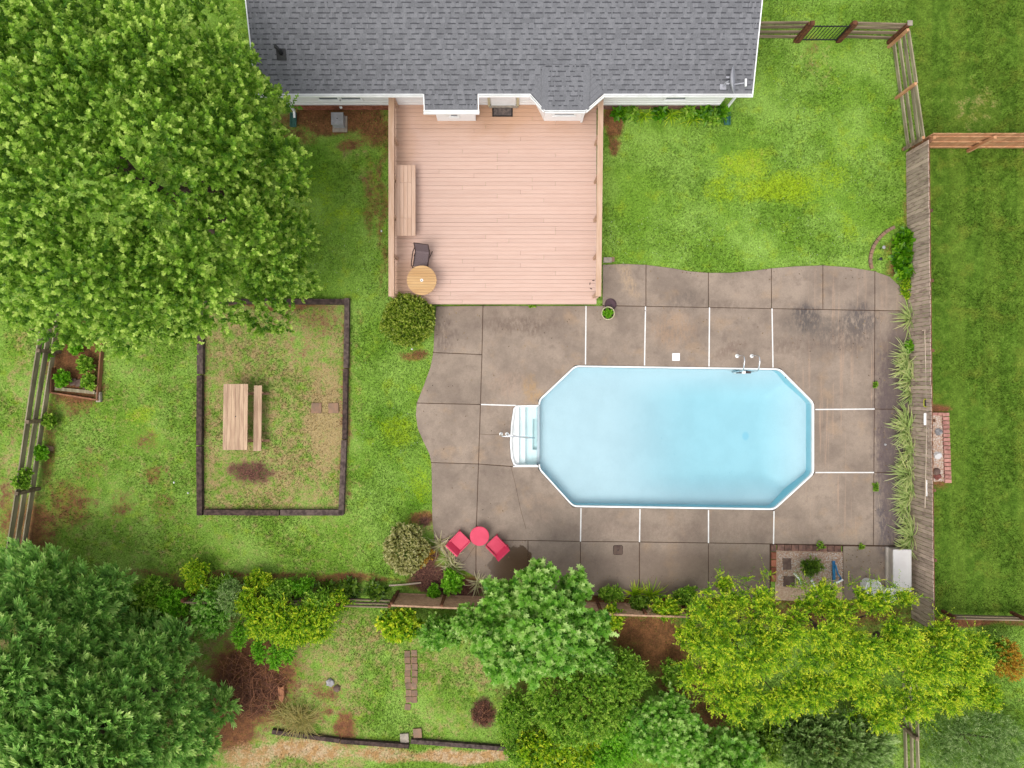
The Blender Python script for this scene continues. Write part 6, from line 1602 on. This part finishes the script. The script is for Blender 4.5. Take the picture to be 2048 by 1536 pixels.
for i, (px, py, z, rx, ry, m_, lb) in enumerate((
    (350, 1205, .7, .6, .5, 'lf_bright', 'ragged bright vine on the back fence beside the conifers'), (500, 1200, .9, .5, .5, 'lf_lime', 'ragged yellow vine tangle over the back rail fence'), (640, 1205, .9, .55, .45, 'lf_mid', 'ragged green vine climbing out of the lime bush'), (560, 1185, .6, .5, .35, 'lf_mid', 'low green vine on soil side of back rail fence'),
    (450, 1168, .3, .55, .3, 'lf_mid', 'low green plant under the golden upright shrub'), (595, 1172, .3, .6, .28, 'lf_bright', 'low bright plant before the dark green clumps'), (675, 1200, .7, .5, .35, 'lf_lime', 'yellow vine over the right end of back rail fence'), (235, 1200, .5, .5, .4, 'lf_mid', 'low green shrub at the conifer foot'),
    (940, 1240, 1.2, .6, .5, 'lf_tulip', 'leafy outlier left of the broad-leaved tree'), (1190, 1320, 1.3, .7, .5, 'lf_tulip', 'broad-leaved sapling below the big broad-leaved tree'), (1225, 1235, .9, .35, .5, 'lf_lime', 'wispy yellow shrub over the lattice end'), (1330, 1215, .8, .5, .35, 'lf_lime', 'wispy yellow shrub beside the lime tree edge'), (1345, 1345, .6, .4, .5, 'lf_mid', 'small green shrub on the red soil'),
    (1490, 1430, 1.0, .7, .6, 'lf_mid', 'green shrub under the lime tree skirt'), (1040, 1500, .9, .6, .5, 'lf_mid', 'green shrub at the end of terrace timbers'), (1220, 1510, 1.0, .8, .6, 'lf_bright', 'fresh green shrub behind yellow-green shrub'), (1750, 1440, 1.0, .8, .5, 'lf_lime', 'yellow-green shrub over the grey conifer'), (1990, 1300, .5, .5, .5, 'lf_mid', 'green weed thicket beside the orange shrub'))):
    bush('thicket_shrub', lb, 'shrub', px, py, z, rx, ry, .5, m_, int(330 * rx / .6), 10, .24, (.12, .1) if m_ == 'lf_tulip' else (.085, .045), 400 + i, lobes=6, shape='lobed' if m_ == 'lf_tulip' else 'kite', core=.4, q=(.22, .4), ragged=36)
# ornamental grass, dry tuft, weeds on the slabs
for i, (px, py, n_, ln_, m_, lb) in enumerate(((605, 1432, 260, .95, 'lf_dry', 'fountain of olive ornamental grass beside brush pile'), (570, 1425, 90, .8, 'lf_dry', 'tan dry grass tuft at the brush pile edge'))):
    c = P(px, py); t = thing('ornamental_grass', lb, 'grass clump', c); strap('leaves', t, M[m_], c, n_, ln_, .016, 340 + i, arch=1.3, r0=.16)
for i, (px, py, r, lb) in enumerate(((1640, 1091, .16, 'green weed sprouting at the brick edge of equipment bed'), (1722, 1093, .12, 'weed sprouting in the patio joint near storage box'), (1750, 770, .10, 'weed sprouting in the right-hand patio joint'), (1750, 975, .12, 'weed sprouting in the joint beside the dark slabs'), (1064, 610, .14, 'weed sprouting between deck and patio'))):
    bush('weed', lb, 'plant', px, py, .06, r, r * (2.0 if i == 3 else 1), .08, 'lf_mid', 40, 7, .06, (.06, .03), 350 + i, lobes=2, stem=False)
# --- brush pile and stick ring
def stick_pile(name, label, px, py, r, n, seed, mat='stick', ring=False, zmax=.5):
    c = P(px, py); t = thing(name, label, 'brush pile', c); rng = random.Random(seed)
    for part in range(3):
        m = MB()
        for i in range(n // 3):
            a = rng.uniform(0, 6.28); d = math.sqrt(rng.random()) * r; x, y = c.x + math.cos(a) * d, c.y + math.sin(a) * d
            b = rng.uniform(0, 6.28); L_ = rng.uniform(.3, .9) * (1 if not ring else .35); z = rng.uniform(.02, zmax * (1 - d / r * .7))
            p = Vector((x - math.cos(b) * L_ / 2, y - math.sin(b) * L_ / 2, z)); q = Vector((x + math.cos(b) * L_ / 2, y + math.sin(b) * L_ / 2, max(.02, z + rng.uniform(-.2, .25))))
            m.tube([p, p.lerp(q, .5) + Vector((rng.uniform(-.06, .06), rng.uniform(-.06, .06), .05)), q], rng.uniform(.006, .014), 4, r1=.004)
        o = m.build('sticks', M[mat if part < 2 else 'log'], t) ; o['kind'] = 'stuff'
stick_pile('brush_pile', 'heap of brown dead branches beside the conifers', 505, 1365, 1.15, 420, 1)
stick_pile('stick_heap', 'small round heap of sticks and mulch on back lawn', 965, 1425, .42, 150, 2, ring=True, zmax=.12)

# ------------------------------------------------------------------ litter and clover, too fine to count
def flecks(name, label, mat, regions, size, z, seed, lift=.3):
    rng = np.random.default_rng(seed); xs, ys = [], []
    for (x0, y0, x1, y1, n) in regions:
        xs.append(rng.uniform(x0, x1, n)); ys.append(rng.uniform(y0, y1, n))
    x, y = np.concatenate(xs), np.concatenate(ys); n = len(x); k = (H - z) / F
    c = np.stack([(x - 1024) * k, (768 - y) * k, np.full(n, z)], -1)
    a = rng.uniform(0, 6.28, n); u = np.stack([np.cos(a), np.sin(a), rng.uniform(-lift, lift, n)], -1); v = np.stack([-np.sin(a), np.cos(a), rng.uniform(-lift, lift, n)], -1)
    s = size * rng.uniform(.5, 1.3, n)[:, None]
    V = np.stack([c - u * s, c + v * s * .45 + u * s * .1, c + u * s, c - v * s * .45], 1)
    V[:, :, 2] = np.maximum(V[:, :, 2], z)
    prop(mesh_np(name, V, [(0, 3, 2, 1)], rng.uniform(0, 1, n), mat), label, kind='stuff')
M['litter'] = leaf_mat('leaf_litter', L(72, 52, 36), L(120, 88, 56), L(168, 140, 80), transl=.1)
M['clover'] = leaf_mat('clover_flower', L(200, 210, 180), L(226, 230, 206), L(240, 240, 226), transl=.1)
flecks('leaf_litter', 'scattered dry leaf litter along the patio edges', M['litter'],
       [(880, 1080, 1060, 1160, 45), (1060, 1140, 1540, 1180, 110), (1750, 620, 1800, 1090, 80), (1690, 1095, 1780, 1180, 50), (1560, 630, 1740, 760, 40), (870, 620, 960, 700, 16), (1210, 535, 1740, 560, 40), (970, 615, 1540, 720, 45), (840, 720, 1010, 1070, 40)], .03, SZ + .004, 900)
flecks('bed_litter', 'scattered dry leaf litter on the soil beds and picnic plot', M['litter'], [(560, 230, 780, 262, 60), (250, 1140, 760, 1170, 160), (420, 640, 680, 1010, 120), (850, 1130, 950, 1185, 60)], .024, .03, 901)
flecks('clover', 'tiny white clover heads scattered in the lawns', M['clover'], [(1215, 430, 1730, 530, 260), (1540, 90, 1800, 260, 130), (1560, 290, 1760, 420, 70), (200, 850, 390, 1130, 90), (590, 440, 760, 600, 80), (700, 640, 840, 1000, 90)], .014, .05, 902)
